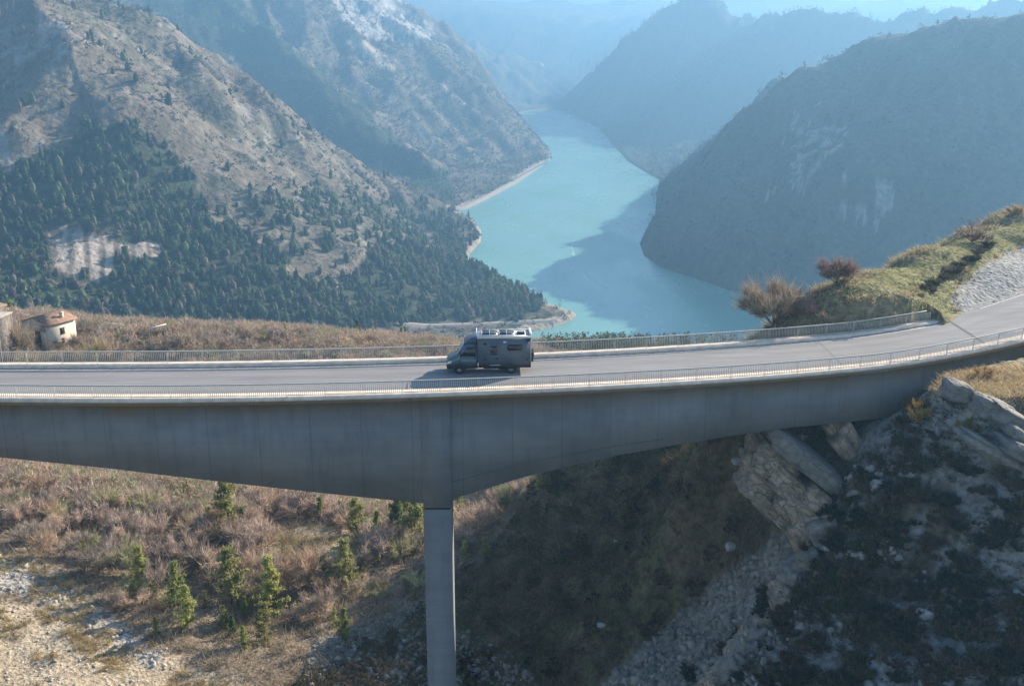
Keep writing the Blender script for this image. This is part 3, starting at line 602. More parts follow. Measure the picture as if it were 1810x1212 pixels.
vp(MB().box((6.80, -W2 - .03, .74), (6.88, -W2 + .05, 3.0)).box((6.80, W2 - .05, .74), (6.88, W2 + .03, 3.0)), 'corner_trim', V_alu)
vp(MB().box((2.52, -W2 - .02, .5), (2.62, -W2 + .05, .95)), 'mud_flap', V_alu)
vp(MB().box((3.5, -W2 - .06, .70), (4.36, -W2 + .2, .76)).box((3.62, -W2 - .16, .42), (4.26, -W2 + .1, .47)), 'entry_step', V_alu)
vp(MB().box((3.0, -.7, .34), (6.0, .7, .54), .04), 'chassis', V_blk)
vp(MB().tube((1.5, -.95, .48), (2.35, -.95, .44), .06), 'side_bar', V_alu)
sp = vp(MB().tube((6.9, .15, 1.35), (7.12, .15, 1.35), .38, n=20), 'spare_wheel', V_tyre); vp(MB().tube((7.1, .15, 1.35), (7.15, .15, 1.35), .24, n=16), 'rim', V_blk, sp)
vp(MB().box((6.86, -.85, .95), (7.05, -.55, 1.75), .03), 'jerry_can', V_blk)
for s in (-1, 1): vp(MB().box((6.83, s * .9 - .06, .86), (6.87, s * .9 + .06, 1.12)), 'tail_light', V_red)
# ================================================================== HOUSE, RUIN, SHEDS
M_plaster = mat('cream_plaster', (.68, .60, .47), nscale=1.2, namt=.12, bump=.3, bscale=4, dist=.05); M_stone = mat('rubble_stone', (.20, .17, .15), nscale=2.2, namt=.45, bump=1, bscale=3, dist=.2)
def tiles():
    m = mat('clay_tiles', (.44, .27, .19), nscale=1.6, namt=.35); t = m.node_tree; b = t.nodes['Principled BSDF']
    tc = t.nodes.new('ShaderNodeTexCoord'); w = t.nodes.new('ShaderNodeTexWave'); w.inputs['Scale'].default_value = 1.6; w.bands_direction = 'X'; t.links.new(tc.outputs['Object'], w.inputs[0])
    bp = t.nodes.new('ShaderNodeBump'); bp.inputs['Strength'].default_value = .9; bp.inputs['Distance'].default_value = .1; t.links.new(w.outputs[0], bp.inputs['Height']); t.links.new(bp.outputs[0], b.inputs['Normal']); return m
M_tile = tiles(); M_dark = mat('dark_opening', (.03, .028, .025))
hp = U(86, 607, 211); hgz = float(near_sample(hp[0], hp[1])); hz0 = max(hgz, float(hp[2])) - .6
house = empty('farmhouse', (float(hp[0]), float(hp[1]), hz0), math.atan2(6.4, 3.4)); tag(house, 'small cream farmhouse with a clay tiled roof among bare trees', 'house')
# local x runs along the sunlit right wall (7.2 m), local y to the back left (7.8 m)
L_, D_, H_ = 7.2, 7.8, 4.4
def hpart(mb, name, m, par=None): return mb.build(name, m, par or house)
hpart(MB().box((0, 0, -2), (L_, .35, H_)).box((0, D_ - .35, -2), (L_, D_, H_)).box((0, .35, -2), (.35, 2.2, H_)).box((0, .35, 2.9), (.35, D_ - .35, H_)).box((0, 4.6, -2), (.35, D_ - .35, 2.9)).box((L_ - .35, .35, -2), (L_, D_ - .35, H_)), 'wall', M_plaster)
hpart(MB().box((.34, .35, H_ - .1), (L_ - .35, D_ - .35, H_ + .02)), 'ceiling', M_dark)
rz = MB()
def slab(P4, th=.18):
    P4 = np.array(P4, float); rz.add(np.vstack([P4 + [0, 0, th], P4]), F4=[(0, 1, 2, 3), (7, 6, 5, 4), (0, 4, 5, 1), (1, 5, 6, 2), (2, 6, 7, 3), (3, 7, 4, 0)])
e = .45; zr = H_ + 1.35
slab([(-e, -e, H_ - .1), (L_ + e, -e, H_ - .1), (L_ + e, D_ * .5, zr), (-e, D_ * .5, zr)]); slab([(-e, D_ * .5, zr), (L_ + e, D_ * .5, zr), (L_ + e, D_ + e, H_ - .1), (-e, D_ + e, H_ - .1)])
roof = hpart(rz, 'roof', M_tile)
hpart(MB().prism([(0, 0), (0, 0), (0, 0)], 0, 0) if False else MB().add([(.02, .05, H_), (.02, D_ - .05, H_), (.02, D_ * .5, zr - .05), (.33, .05, H_), (.33, D_ - .05, H_), (.33, D_ * .5, zr - .05)], F3=[(0, 2, 1), (3, 4, 5)]), 'gable', M_plaster)
ch_ = hpart(MB().box((4.7, 1.0, H_ + .2), (5.3, 1.6, H_ + 1.7)).box((4.62, .92, H_ + 1.7), (5.38, 1.68, H_ + 1.82)), 'chimney', M_plaster, roof)
for x0 in (3.2,):
    w_ = hpart(MB().box((x0, -.06, 1.9), (x0 + 1.1, .05, 3.2)), 'window', M_dark); hpart(MB().box((x0 - .12, -.10, 1.78), (x0 + 1.22, -.03, 1.88)).box((x0 + .5, -.09, 1.9), (x0 + .58, -.062, 3.2)), 'frame', M_stone, w_)
hpart(MB().box((3.3, -.05, -.2), (4.0, .05, .9)), 'window', M_dark)
hpart(MB().box((1.0, -.9, .6), (2.9, -.05, .72)), 'ledge', M_stone)
ruin = empty('stone_hut', tuple(map(float, U(-20, 614, 200)))); ruin.location.z = float(U(-20, 606, 200)[2]); tag(ruin, 'dark stone hut with a flat pale roof left of the cream farmhouse', 'hut')
rm = MB().box((-5, 0, -6), (2.2, .7, 4.5)).box((-5, .7, -6), (-4.3, 6, 4.5)).box((1.5, .7, -6), (2.2, 6, 4.5)).box((-5, 6, -6), (2.2, 6.7, 4.5)); rm.build('wall', M_stone, ruin)
MB().box((-5.2, -.2, 4.5), (2.4, 6.9, 4.68)).build('roof', mat('weathered_slab', (.33, .30, .27), nscale=1, namt=.3), ruin); MB().box((-1.4, -.04, 1.2), (-.5, .02, 2.6)).build('window', M_dark, ruin)
q = U(262, 592, 205); zq = float(near_sample(q[0], q[1])); sh = empty('lean_to_shelter', (float(q[0]), float(q[1]), zq), .25); tag(sh, 'narrow pale tin roof on thin posts in the bare shrubs', 'shelter')
zt = max(float(U(262, 583, 205)[2]) - zq, 2.2)
MB().add([(0, 0, zt), (3.6, 0, zt + .8), (3.6, .9, zt + .8), (0, .9, zt), (0, 0, zt + .1), (3.6, 0, zt + .9), (3.6, .9, zt + .9), (0, .9, zt + .1)], F4=[(0,3,2,1),(4,5,6,7),(0,1,5,4),(1,2,6,5),(2,3,7,6),(3,0,4,7)]).build('roof', M_kerb, sh)
for x, y in ((.2, .1), (3.4, .1), (.2, .8), (3.4, .8)): MB().tube((x, y, -.5), (x, y, zt + x * .22), .07, n=6).build('post', M_stone, sh)
w0, w1 = U(140, 560, 226), U(218, 566, 222); MBq = MB(); zq = max(float(near_sample(w0[0], w0[1])), float(w0[2]) - 1.2)
d_ = w1 - w0; MBq.add([tuple(w0[:2]) + (zq - 1.5,), tuple(w1[:2]) + (zq - 2,), (w1[0], w1[1] + .5, zq - 2), (w0[0], w0[1] + .5, zq - 1.5), tuple(w0[:2]) + (zq + .7,), tuple(w1[:2]) + (zq + .7,), (w1[0], w1[1] + .5, zq + .3), (w0[0], w0[1] + .5, zq + .3)], F4=[(0,3,2,1),(4,5,6,7),(0,1,5,4),(1,2,6,5),(2,3,7,6),(3,0,4,7)])
tag(MBq.build('garden_wall', M_plaster), 'low pale wall on the slope behind the farmhouse', 'wall')
q = UZ(991, 173, 8.0); MBq = MB().box((q[0] - 9, q[1], 2), (q[0] + 9, q[1] + 12, 12)); lb = empty('lakeside_building', (0, 0, 0)); MBq.build('wall', M_plaster, lb); MB().box((q[0] - 10, q[1] - 1, 12), (q[0] + 10, q[1] + 13, 14)).build('roof', M_stone, lb); tag(lb, 'tiny white building at the far end of the lake', 'building')
# ================================================================== VEGETATION AND ROCKS
M_leaf = mat('foliage', vcol=True, rough=.8, spec=.15, transl=.42); M_twig = mat('bare_twigs', vcol=True, rough=.9, spec=.1, transl=.25); M_grass = mat('dry_blades', vcol=True, rough=.9, spec=.1, transl=.4)
def randomised(m, amt=.35):
    t = m.node_tree; b = t.nodes['Principled BSDF']; base = b.inputs['Base Color'].links[0].from_socket
    oi = t.nodes.new('ShaderNodeObjectInfo'); h = t.nodes.new('ShaderNodeHueSaturation'); r = t.nodes.new('ShaderNodeMapRange'); r.inputs[3].default_value = 1 - amt; r.inputs[4].default_value = 1 + amt
    r2 = t.nodes.new('ShaderNodeMapRange'); r2.inputs[3].default_value = .494; r2.inputs[4].default_value = .508
    w = t.nodes.new('ShaderNodeTexWhiteNoise'); w.noise_dimensions = '1D'; t.links.new(oi.outputs['Random'], w.inputs['W'])
    t.links.new(oi.outputs['Random'], r.inputs[0]); t.links.new(w.outputs[0], r2.inputs[0]); t.links.new(r.outputs[0], h.inputs['Value']); t.links.new(r2.outputs[0], h.inputs['Hue'])
    t.links.new(base, h.inputs['Color']); t.links.new(h.outputs[0], b.inputs['Base Color'])
    for n in t.nodes:
        if n.type == 'BSDF_TRANSLUCENT': t.links.new(h.outputs[0], n.inputs[0])
    return m
M_twig1 = randomised(mat('tree_twigs', vcol=True, rough=.9, spec=.1, transl=.3)); M_leaf1 = randomised(mat('pine_needles', vcol=True, rough=.8, spec=.15, transl=.5), .25)
def rand_tris(C, size, flat=.0, rg=rng):
    """one randomly turned triangle per centre"""
    n = len(C); d = rg.normal(size=(n, 3, 3)); d[..., 2] *= 1 - flat; d /= np.linalg.norm(d, axis=2, keepdims=True)
    size = np.broadcast_to(np.asarray(size, float), (n,)); V = C[:, None] + d * size[:, None, None] * rg.uniform(.6, 1.1, (n, 3, 1))
    return V.reshape(-1, 3), np.arange(3 * n).reshape(-1, 3)
def conifers(X, Y, Z, H, Wd, k, c, cv=.3, round_=.6):
    n = len(X); h = rng.uniform(.04, 1, (n, k)) ** .9; r = (1 - h) ** round_ * np.minimum(1, h * 5 + .35)
    a = rng.uniform(0, 2 * np.pi, (n, k)); q = rng.uniform(.35, 1, (n, k)) ** .5 * r * Wd[:, None] / 2
    C = np.stack([X[:, None] + np.cos(a) * q, Y[:, None] + np.sin(a) * q, Z[:, None] + h * H[:, None]], -1).reshape(-1, 3)
    s = np.repeat(Wd * .30 * math.sqrt(30 / k), k) * rng.uniform(.6, 1.2, n * k) * (1.15 - .6 * h.ravel())
    V, Fc = rand_tris(C, s, .3)
    col = np.repeat(np.asarray(c)[None] * (1 + cv * rng.normal(size=(n, 1))) * np.array([1, 1, 1]) + rng.normal(size=(n, 1)) * np.array([.012, .004, 0]), k, 0)
    col = np.repeat(col * (1 + .2 * rng.normal(size=(n * k, 1))), 3, 0); return V, Fc, np.clip(col, .006, .6)
def merge(parts):
    V, Fc, Cc, n = [], [], [], 0
    for v, f, c in parts: V.append(v); Fc.append(f + n); Cc.append(np.broadcast_to(c, v.shape)); n += len(v)
    return np.vstack(V), np.vstack(Fc), np.vstack(Cc)
def stuff(name, parts, m, label):
    V, Fc, Cc = merge(parts); o = link(name, mesh(name, V, Fc, m, Cc)); return tag(o, label, kind='stuff')
def scatter_far(n, x0, x1, y0, y1, dens, pad=40):
    y = np.sqrt(rng.uniform(y0 ** 2, y1 ** 2, n)); u = rng.uniform(x0, x1, n); x = u * y; z = far_sample(x, y)
    px, py = P(np.stack([x, y, z], -1)); k = (px > -pad) & (px < 1810 + pad) & (py > -pad) & (py < 700)
    k &= (rng.random(n) < dens(x, y, z)) & (lake_sd(x, y) > 3); return x[k], y[k], z[k]
def notrock(x, y, z):
    px, py = P(np.stack([x, y, z], -1)); return 1 - .85 * (((y > 1400) & (feather(px, py, 'cliff', 6) | feather(px, py, 'scree', 5))) | ((y < 1000) & feather(px, py, 'cliff2', 5)))
# left pine forest ---------------------------------------------------------
x, y, z = scatter_far(21000, -.52, .08, 420, 1330, lambda x, y, z: np.where(left_of_lake(x, y), forest_density(x, y, z) * notrock(x, y, z), 0))
H = rng.uniform(5, 10.5, len(x)) * rng.uniform(.8, 1.1, len(x)); Wd = rng.uniform(4.0, 8.0, len(x)) * (.55 + H / 24); cg = np.array([.092, .125, .066])
def cores(X, Y, Z, H, Wd, c, cv=.3):
    n = len(X); a = np.arange(7) * 2 * np.pi / 7; prof = [(.10, .24), (.38, .46), (.72, .36)]
    V = np.zeros((n, 22, 3)); base = np.stack([X, Y, Z], 1)
    for i, (h, r) in enumerate(prof):
        rr = r * rng.uniform(.72, 1.2, (n, 7)); V[:, i*7:(i+1)*7, 0] = np.cos(a) * rr * Wd[:, None]; V[:, i*7:(i+1)*7, 1] = np.sin(a) * rr * Wd[:, None]; V[:, i*7:(i+1)*7, 2] = (h + rng.normal(size=(n, 7)) * .03) * H[:, None]
    V[:, 21, 2] = H * .97; V += base[:, None]; q = []
    for i in range(2):
        for j in range(7): k = (j + 1) % 7; q += [(i*7+j, i*7+k, i*7+7+k), (i*7+j, i*7+7+k, i*7+7+j)]
    q += [(14 + j, 14 + (j + 1) % 7, 21) for j in range(7)]
    Fc = (np.array(q)[None] + np.arange(n)[:, None, None] * 22).reshape(-1, 3); col = np.repeat(np.asarray(c)[None] * (1 + cv * rng.normal(size=(n, 1))), 22, 0); return V.reshape(-1, 3), Fc, np.clip(col, .006, .6)
fb = fbm(x / 38, y / 38, 4); kp = rng.random(len(x)) < .65 + .35 * sstep(-.3, .15, fb); x, y, z, H, Wd, fb = [a[kp] for a in (x, y, z, H, Wd, fb)]; H = H * (1 + .3 * (fb > .2)); m2 = rng.random(len(x)) < .14 + .25 * (fb < -.25); m3 = ~m2 & (fbm(x / 70 + 3, y / 70, 3) > .08)
fparts = []
for mk, cc_ in ((~m2 & ~m3, cg * .85), (m3, cg * np.array([1.35, 1.25, 1.05])), (m2, np.array([.19, .155, .115]))): fparts += [conifers(x[mk], y[mk], z[mk] - .6, H[mk], Wd[mk] * 1.2, 30, cc_, .3, .45), cores(x[mk], y[mk], z[mk] - .6, H[mk] * .95, Wd[mk] * .8, cc_)]
x, y, z = scatter_far(9000, -.52, .08, 1330, 3300, lambda x, y, z: np.where(left_of_lake(x, y), forest_density(x, y, z), 0))
H = rng.uniform(8, 14, len(x)); fparts.append(conifers(x, y, z - .6, H, H * .75, 14, cg))
stuff('pine_forest', fparts, mat('forest_foliage', vcol=True, rough=.85, spec=.1, transl=.25), 'dark green pine forest covering the left slopes above the lake')
# scrub on the left mountains
x, y, z = scatter_far(42000, -.52, .08, 560, 2300, lambda x, y, z: np.where(left_of_lake(x, y), np.clip(1 - forest_density(x, y, z), .1, 1) * (.45 + .55 * sstep(-.25, .35, fbm(x / 45, y / 45, 4))) * notrock(x, y, z), 0))
H = rng.uniform(1.3, 3.2, len(x)) * (1 + (y - 560) / 2500); m1 = rng.random(len(x)) < .93
sp = [conifers(x[m1], y[m1], z[m1] - .4, H[m1], H[m1] * 1.3, 9, np.array([.175, .150, .115]), .3, .4), conifers(x[~m1], y[~m1], z[~m1] - .4, H[~m1] * 1.2, H[~m1] * 1.2, 9, np.array([.06, .075, .04]), .3, .4)]
stuff('mountain_scrub', sp, M_twig, 'brown leafless scrub dotted over the left mountainsides')
# right mountains
x, y, z = scatter_far(15000, .03, .56, 740, 3300, lambda x, y, z: np.where(left_of_lake(x, y), 0, .5 + .5 * (fbm(x / 50, y / 50, 3) > 0)))
H = rng.uniform(4, 8.5, len(x)) * (1 + (y - 740) / 3000)
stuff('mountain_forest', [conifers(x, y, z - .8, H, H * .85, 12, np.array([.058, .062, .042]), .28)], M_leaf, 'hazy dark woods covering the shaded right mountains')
# shore road and rubble along the left shore
M_track = mat('pale_track', (.40, .35, .30), nscale=.3, namt=.2)
def ribbon(name, pts, w, zadd, m, label):
    p = np.array(pts, float); s = np.concatenate([[0], np.cumsum(np.hypot(*np.diff(p[:, :2], axis=0).T))]); t = np.arange(0, s[-1], 6.0)
    X, Y = np.interp(t, s, p[:, 0]), np.interp(t, s, p[:, 1]); dx, dy = np.gradient(X), np.gradient(Y); L_ = np.hypot(dx, dy); nx, ny = -dy / L_, dx / L_
    Z = np.maximum(far_sample(X, Y), np.maximum(far_sample(X + nx * w, Y + ny * w), far_sample(X - nx * w, Y - ny * w))) + zadd
    Z = np.convolve(np.pad(Z, 3, mode='edge'), np.ones(7) / 7, 'valid') + .3
    k = len(t); V = np.vstack([np.stack([X + nx * w / 2, Y + ny * w / 2, Z], 1), np.stack([X - nx * w / 2, Y - ny * w / 2, Z], 1), np.stack([X + nx * w, Y + ny * w, Z - 5], 1), np.stack([X - nx * w, Y - ny * w, Z - 5], 1)])
    i = np.arange(k - 1); Fq = np.vstack([np.stack([i + a, i + 1 + a, i + 1 + b, i + b], 1) for a, b in ((0, k), (2 * k, 0), (k, 3 * k))])
    o = link(name, mesh(name, V, Fq, m)); return tag(o, label, kind='structure')
ribbon('shore_road', UZ(*np.array([(690,577),(760,571),(850,566),(930,561),(985,557)], float).T, 7.0)[:, :2], 6, .6, M_track, 'pale road along the near lake shore')
ribbon('lakeside_track', UZ(*np.array([(785,366),(815,362),(850,346),(885,328),(915,312),(940,296),(958,286)], float).T, 6.0)[:, :2], 6, .3, M_track, 'pale track cut along the left shore')
# individual trees at the water's edge
def shore_tree(px, py, h, w, label, c=(.045, .06, .035), k=120):
    q = UZ(px, py, 2.0); V, Fc, Cc = conifers(np.zeros(1), np.zeros(1), np.zeros(1), np.array([h]), np.array([w]), k, np.array(c), 0, .45)
    o = empty('shore_tree', (float(q[0]), float(q[1]), float(max(far_sample(q[0], q[1]), 0.3)) - .3)); tag(o, label, 'tree')
    link('crown', mesh('crown', V * [1, 1, .85] + [0, 0, h * .15], Fc, M_leaf, Cc), o); MB().tube((0, 0, -1), (0, 0, h * .6), .25, .1, 6).build('trunk', M_wood, o)
M_wood = mat('bark', (.09, .07, .055), nscale=4, namt=.3)
shore_tree(968, 283, 22, 17, 'large dark tree leaning over the water at the headland tip'); shore_tree(952, 286, 15, 14, 'smaller dark tree just left of the headland tip tree')
shore_tree(1156, 352, 16, 13, 'upper dark tree at the foot of the right mountain, over the water'); shore_tree(1150, 405, 14, 12, 'lower dark tree on the point of the right mountain shore')
shore_tree(990, 541, 7.5, 4, 'pale slender bare tree on the small spit', (.17, .14, .11), 60); shore_tree(963, 540, 5.5, 5, 'small dark tree on the spit left of the pale one'); shore_tree(982, 549, 3.5, 5, 'round low bush on the small spit'); shore_tree(1006, 556, 3, 3.5, 'tiny bush near the very tip of the spit'); shore_tree(970, 562, 4, 6, 'brown round bush on the spit beside the shore road', (.12, .09, .07))

# ---- near trees -----------------------------------------------------------
def tubes(P0, P1, r0, r1, n=3):
    d = P1 - P0; L_ = np.linalg.norm(d, axis=1, keepdims=True) + 1e-9; d = d / L_
    a = np.cross(d, np.where(np.abs(d[:, 2:3]) < .9, [[0, 0, 1.]], [[1., 0, 0]])); a /= np.linalg.norm(a, axis=1, keepdims=True); b = np.cross(d, a)
    t = np.arange(n) * 2 * np.pi / n; ring = np.cos(t)[None, :, None] * a[:, None] + np.sin(t)[None, :, None] * b[:, None]
    V = np.concatenate([P0[:, None] + ring * np.asarray(r0).reshape(-1, 1, 1), P1[:, None] + ring * np.asarray(r1).reshape(-1, 1, 1)], 1)
    m_ = len(P0); base = np.arange(m_)[:, None] * 2 * n; i = np.arange(n)[None]; j = (i + 1) % n
    q = np.stack([base + i, base + j, base + n + j, base + n + i], -1).reshape(-1, 4)
    return V.reshape(-1, 3), np.vstack([q[:, :3], q[:, [0, 2, 3]]])
def slivers(P0, P1, w, rg):
    d = P1 - P0; s = np.cross(d, rg.normal(size=d.shape)); s /= np.linalg.norm(s, axis=1, keepdims=True) + 1e-9
    V = np.stack([P0 - s * w / 2, P0 + s * w / 2, P1], 1).reshape(-1, 3); return V, np.arange(len(V)).reshape(-1, 3)
def bare_tree(seed, H=6.0, Wd=5.0, limbs=6, twigs=420, tw=.05, stem=.22, c=(.20, .14, .115), bushy=False):
    rg = np.random.default_rng(seed); th = H * (.05 if bushy else stem); wood = []; tips = []
    wood.append((np.array([0, 0, -.6]), np.array([rg.normal() * .1, rg.normal() * .1, th]), H * .018, H * .014))
    for i in range(limbs):
        a = i * 2 * np.pi / limbs + rg.normal() * .4; el = rg.uniform(.5, 1.35); L1 = H * rg.uniform(.3, .45)
        p0 = np.array([0, 0, th * rg.uniform(.7, 1)]); p1 = p0 + L1 * np.array([np.cos(a) * np.cos(el) * Wd / H * 1.2, np.sin(a) * np.cos(el) * Wd / H * 1.2, np.sin(el)])
        wood.append((p0, p1, H * .010, H * .006))
        for j in range(4):
            t = rg.uniform(.35, 1); q0 = p0 + (p1 - p0) * t; b = a + rg.normal() * .9; e2 = rg.uniform(.3, 1.3); L2 = H * rg.uniform(.16, .36)
            q1 = q0 + L2 * np.array([np.cos(b) * np.cos(e2), np.sin(b) * np.cos(e2), np.sin(e2)]); wood.append((q0, q1, H * .005, H * .002))
            for u in range(5):
                s = rg.uniform(.2, 1); tips.append((q0 + (q1 - q0) * s, q1 - q0))
    A = [np.array(q) for q in zip(*[(w[0], w[1]) for w in wood])]; r0 = np.array([w[2] for w in wood]); r1 = np.array([w[3] for w in wood])
    k = rg.integers(0, len(tips), twigs); S0 = np.array([t[0] for t in tips])[k] + rg.normal(size=(twigs, 3)) * H * .025; D = np.array([t[1] for t in tips])[k]; D /= np.linalg.norm(D, axis=1, keepdims=True)
    S1 = S0 + (D * .6 + rg.normal(size=D.shape) * .55 + [0, 0, .35]) * (H * rg.uniform(.07, .17, (twigs, 1)))
    vt, ft = slivers(S0, S1, tw * rg.uniform(.6, 1.4, (twigs, 1)), rg); vw, fw = tubes(A[0], A[1], r0, r1)
    cc = np.array(c); ct = np.repeat(cc * (1 + .25 * rg.normal(size=(twigs, 1))), 3, 0)
    return (vw, fw, np.broadcast_to(cc * .75, vw.shape)), (vt, ft, np.clip(ct, .02, .7))
tones = [(.56, .42, .335), (.48, .38, .31), (.60, .45, .34), (.47, .44, .25), (.50, .415, .35), (.58, .41, .29)]
bt = []
for i in range(8):
    w_, t_ = bare_tree(100 + i, 5.6, 5.0, 7, 1000, .075, .2, tones[i % 6]); bt.append((mesh('trunk', *w_[:2], M_twig1, w_[2]), mesh('crown', *t_[:2], M_twig1, t_[2]), w_, t_))
def put_tree(name, me, loc, s, rz, label, cat, group=None, sz=1.0, parts=('trunk', 'crown')):
    o = empty(name, loc, rz); o.scale = (s, s, s * sz); tag(o, label, cat, group)
    for nm, m_ in zip(parts, me): link(nm, m_, o)
    return o
def wood_zone(n, rg):
    x = rg.uniform(-125, 62, n); y = np.sqrt(rg.uniform(98 ** 2, 272 ** 2, n)); z = near_sample(x, y); px, py = P(np.stack([x, y, z], -1))
    k = (px > -60) & (px < 1300) & (py < 1230) & (x < np.interp(y, [98, 107, 112, 125, 135, 150, 272], [-22, -11, -5, 2, 13, 30, 90]))
    for key in ('sandy', 'scree', 'tan', 'scree2'): k &= ~inpoly(px, py + 8, NP[key])
    k &= ~((px < 520) & (y < 118) & (rg.random(n) < .55))
    k &= ~(((px - 630) / 110) ** 2 + ((py - 1060) / 60) ** 2 < 1) | (rg.random(n) < .35)
    p2, q2 = P(np.stack([x - 7, y - 7, z], -1)); k &= ~(inpoly(p2, q2, NP['scree']) | inpoly(p2, q2, NP['sandy'])) | (rg.random(n) < .45)
    k &= np.hypot(x - hp[0] + 1, y - hp[1] - 4) > 8.5; k &= ~((np.abs(px - 90) < 45) & (y < hp[1]) & (y > 185))
    return x[k], y[k], z[k]
rg = np.random.default_rng(21); x, y, z = wood_zone(9500, rg); vis = P(np.stack([x, y, z + 4], -1)); hid = (vis[1] > 655) & (vis[1] < np.interp(vis[0], [0, 750, 803, 1400], [800, 885, 880, 750]) - 12)
x, y, z = x[~hid], y[~hid], z[~hid]; od = np.argsort(y); x, y, z = x[od], y[od], z[od]; NB = 290
for i in range(min(NB, len(x))):
    v_ = rg.integers(0, 8); b_ = bt[v_]; s = rg.uniform(.55, 1.05); px, _ = P(np.array([x[i], y[i], z[i]])); tn = ('reddish brown', 'greyish brown', 'light tan', 'yellowish brown', 'grey', 'rusty')[v_ % 6]
    wh = 'in the wood left of the tallest pine' if px < 400 else 'between the tallest pine and the bridge pillar' if px < 749 else 'right of the bridge pillar'
    put_tree('bare_tree', b_[:2], (x[i], y[i], z[i] - .1), s, rg.uniform(0, 6.28), f'{tn} leafless tree {wh}', 'tree', f'{tn} bare trees {wh}', rg.uniform(.8, 1.15))
parts = []
lite = [bare_tree(300 + i, 5.6, 5.2, 5, 170, .13, .15, tones[i % 6]) for i in range(6)]
for i in range(NB, len(x)):
    q = lite[rg.integers(0, 6)]; a = rg.uniform(0, 6.28); s = rg.uniform(.5, .95) * (.8 if y[i] > 180 else 1); ca, sa = math.cos(a) * s, math.sin(a) * s; R_ = np.array([[ca, sa, 0], [-sa, ca, 0], [0, 0, s]]); br = rg.uniform(.75, 1.25)
    for v, f_, c_ in q: parts.append((v @ R_ + [x[i], y[i], z[i]], f_, c_ * br))
stuff('bare_woodland', parts, M_twig, 'mass of leafless brown shrubs and small trees behind the bridge')
# undergrowth ----------------------------------------------------------------
def shrubs(X, Y, Z, H, Wd, k, c, cv=.3): return conifers(X, Y, Z, H, Wd, k, np.array(c), cv, .35)
def zone(n, x0, x1, y0, y1, test, rg):
    x = rg.uniform(x0, x1, n); y = rg.uniform(y0, y1, n); z = near_sample(x, y); px, py = P(np.stack([x, y, z], -1)); k = test(x, y, z, px, py) & (px > -40) & (px < 1850) & (py < 1240); return x[k], y[k], z[k]
outside_deck = lambda x, y: (y < y_near(x) - 1.2) | (y > y_far(x) + 2.5)
def blades(X, Y, Z, h, n, w, c, rg, lean=.5):
    P0 = np.repeat(np.stack([X, Y, Z - .05], 1), n, 0); P0[:, :2] += rg.normal(size=(len(P0), 2)) * np.repeat(h, n)[:, None] * .35
    D = rg.normal(size=P0.shape) * lean; D[:, 2] = 1; V, f_ = slivers(P0, P0 + D * np.repeat(h, n)[:, None] * rg.uniform(.6, 1.2, (len(P0), 1)), w, rg)
    cc = np.repeat(np.repeat(np.asarray(c) * (1 + .25 * rg.normal(size=(len(X), 1))), n, 0) * (1 + .2 * rg.normal(size=(len(P0), 1))), 3, 0); return V, f_, np.clip(cc, .02, .8)
und = []
t1 = lambda x, y, z, px, py: (x < np.interp(y, [80, 94, 107, 112, 125, 135, 150, 272], [-34, -24, -9.7, -3.6, 4, 15, 30, 90])) & ~inpoly(px, py, NP['sandy']) & ~inpoly(px, py, NP['scree'])
x, y, z = zone(26000, -115, 60, 92, 262, t1, rg); h = rg.uniform(.5, 1.5, len(x)); und.append(blades(x, y, z, h, 14, .07, (.38, .31, .215), rg, .7))
t2 = lambda x, y, z, px, py: inpoly(px, py, NP['sandy']) | inpoly(px, py, NP['tan']) | inpoly(px, py, NP['scree'])
x, y, z = zone(9000, -75, -15, 76, 128, lambda x, y, z, px, py: t2(x, y, z, px, py) & (fbm(x / 3.5, y / 3.5, 3) > .08), rg); h = rg.uniform(.25, .75, len(x)); und.append(blades(x, y, z, h, 22, .06, (.42, .33, .17), rg, .8))
stuff('undergrowth', und, M_grass, 'dry brown grass and brushwood on the sunlit valley floor')
dk = []
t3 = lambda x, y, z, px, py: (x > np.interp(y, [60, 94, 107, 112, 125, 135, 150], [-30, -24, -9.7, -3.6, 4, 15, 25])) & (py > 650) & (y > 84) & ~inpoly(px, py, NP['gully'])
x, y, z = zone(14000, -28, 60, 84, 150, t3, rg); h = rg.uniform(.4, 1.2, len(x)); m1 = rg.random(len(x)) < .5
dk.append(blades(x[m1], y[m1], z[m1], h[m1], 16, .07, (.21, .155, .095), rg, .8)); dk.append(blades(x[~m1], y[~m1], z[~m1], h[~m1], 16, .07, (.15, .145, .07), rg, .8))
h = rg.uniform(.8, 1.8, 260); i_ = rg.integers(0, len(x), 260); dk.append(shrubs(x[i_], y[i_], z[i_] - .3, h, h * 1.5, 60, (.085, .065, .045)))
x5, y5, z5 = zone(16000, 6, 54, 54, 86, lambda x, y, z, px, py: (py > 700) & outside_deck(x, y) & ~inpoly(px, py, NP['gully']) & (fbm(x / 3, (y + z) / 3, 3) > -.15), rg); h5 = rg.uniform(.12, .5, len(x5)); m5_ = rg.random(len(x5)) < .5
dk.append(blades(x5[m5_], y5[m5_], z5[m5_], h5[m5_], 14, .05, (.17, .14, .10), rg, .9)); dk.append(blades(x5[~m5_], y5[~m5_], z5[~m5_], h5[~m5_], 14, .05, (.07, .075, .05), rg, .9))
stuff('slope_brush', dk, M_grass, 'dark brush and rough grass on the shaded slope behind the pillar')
gr = []
t4 = lambda x, y, z, px, py: (py < 640) & (y > y_far(x) + 1.6 + np.clip(x - 41, 0, 60) * .35) & ~inpoly(px, py, NP['lay']) & (px > 1240) & (z > 158)
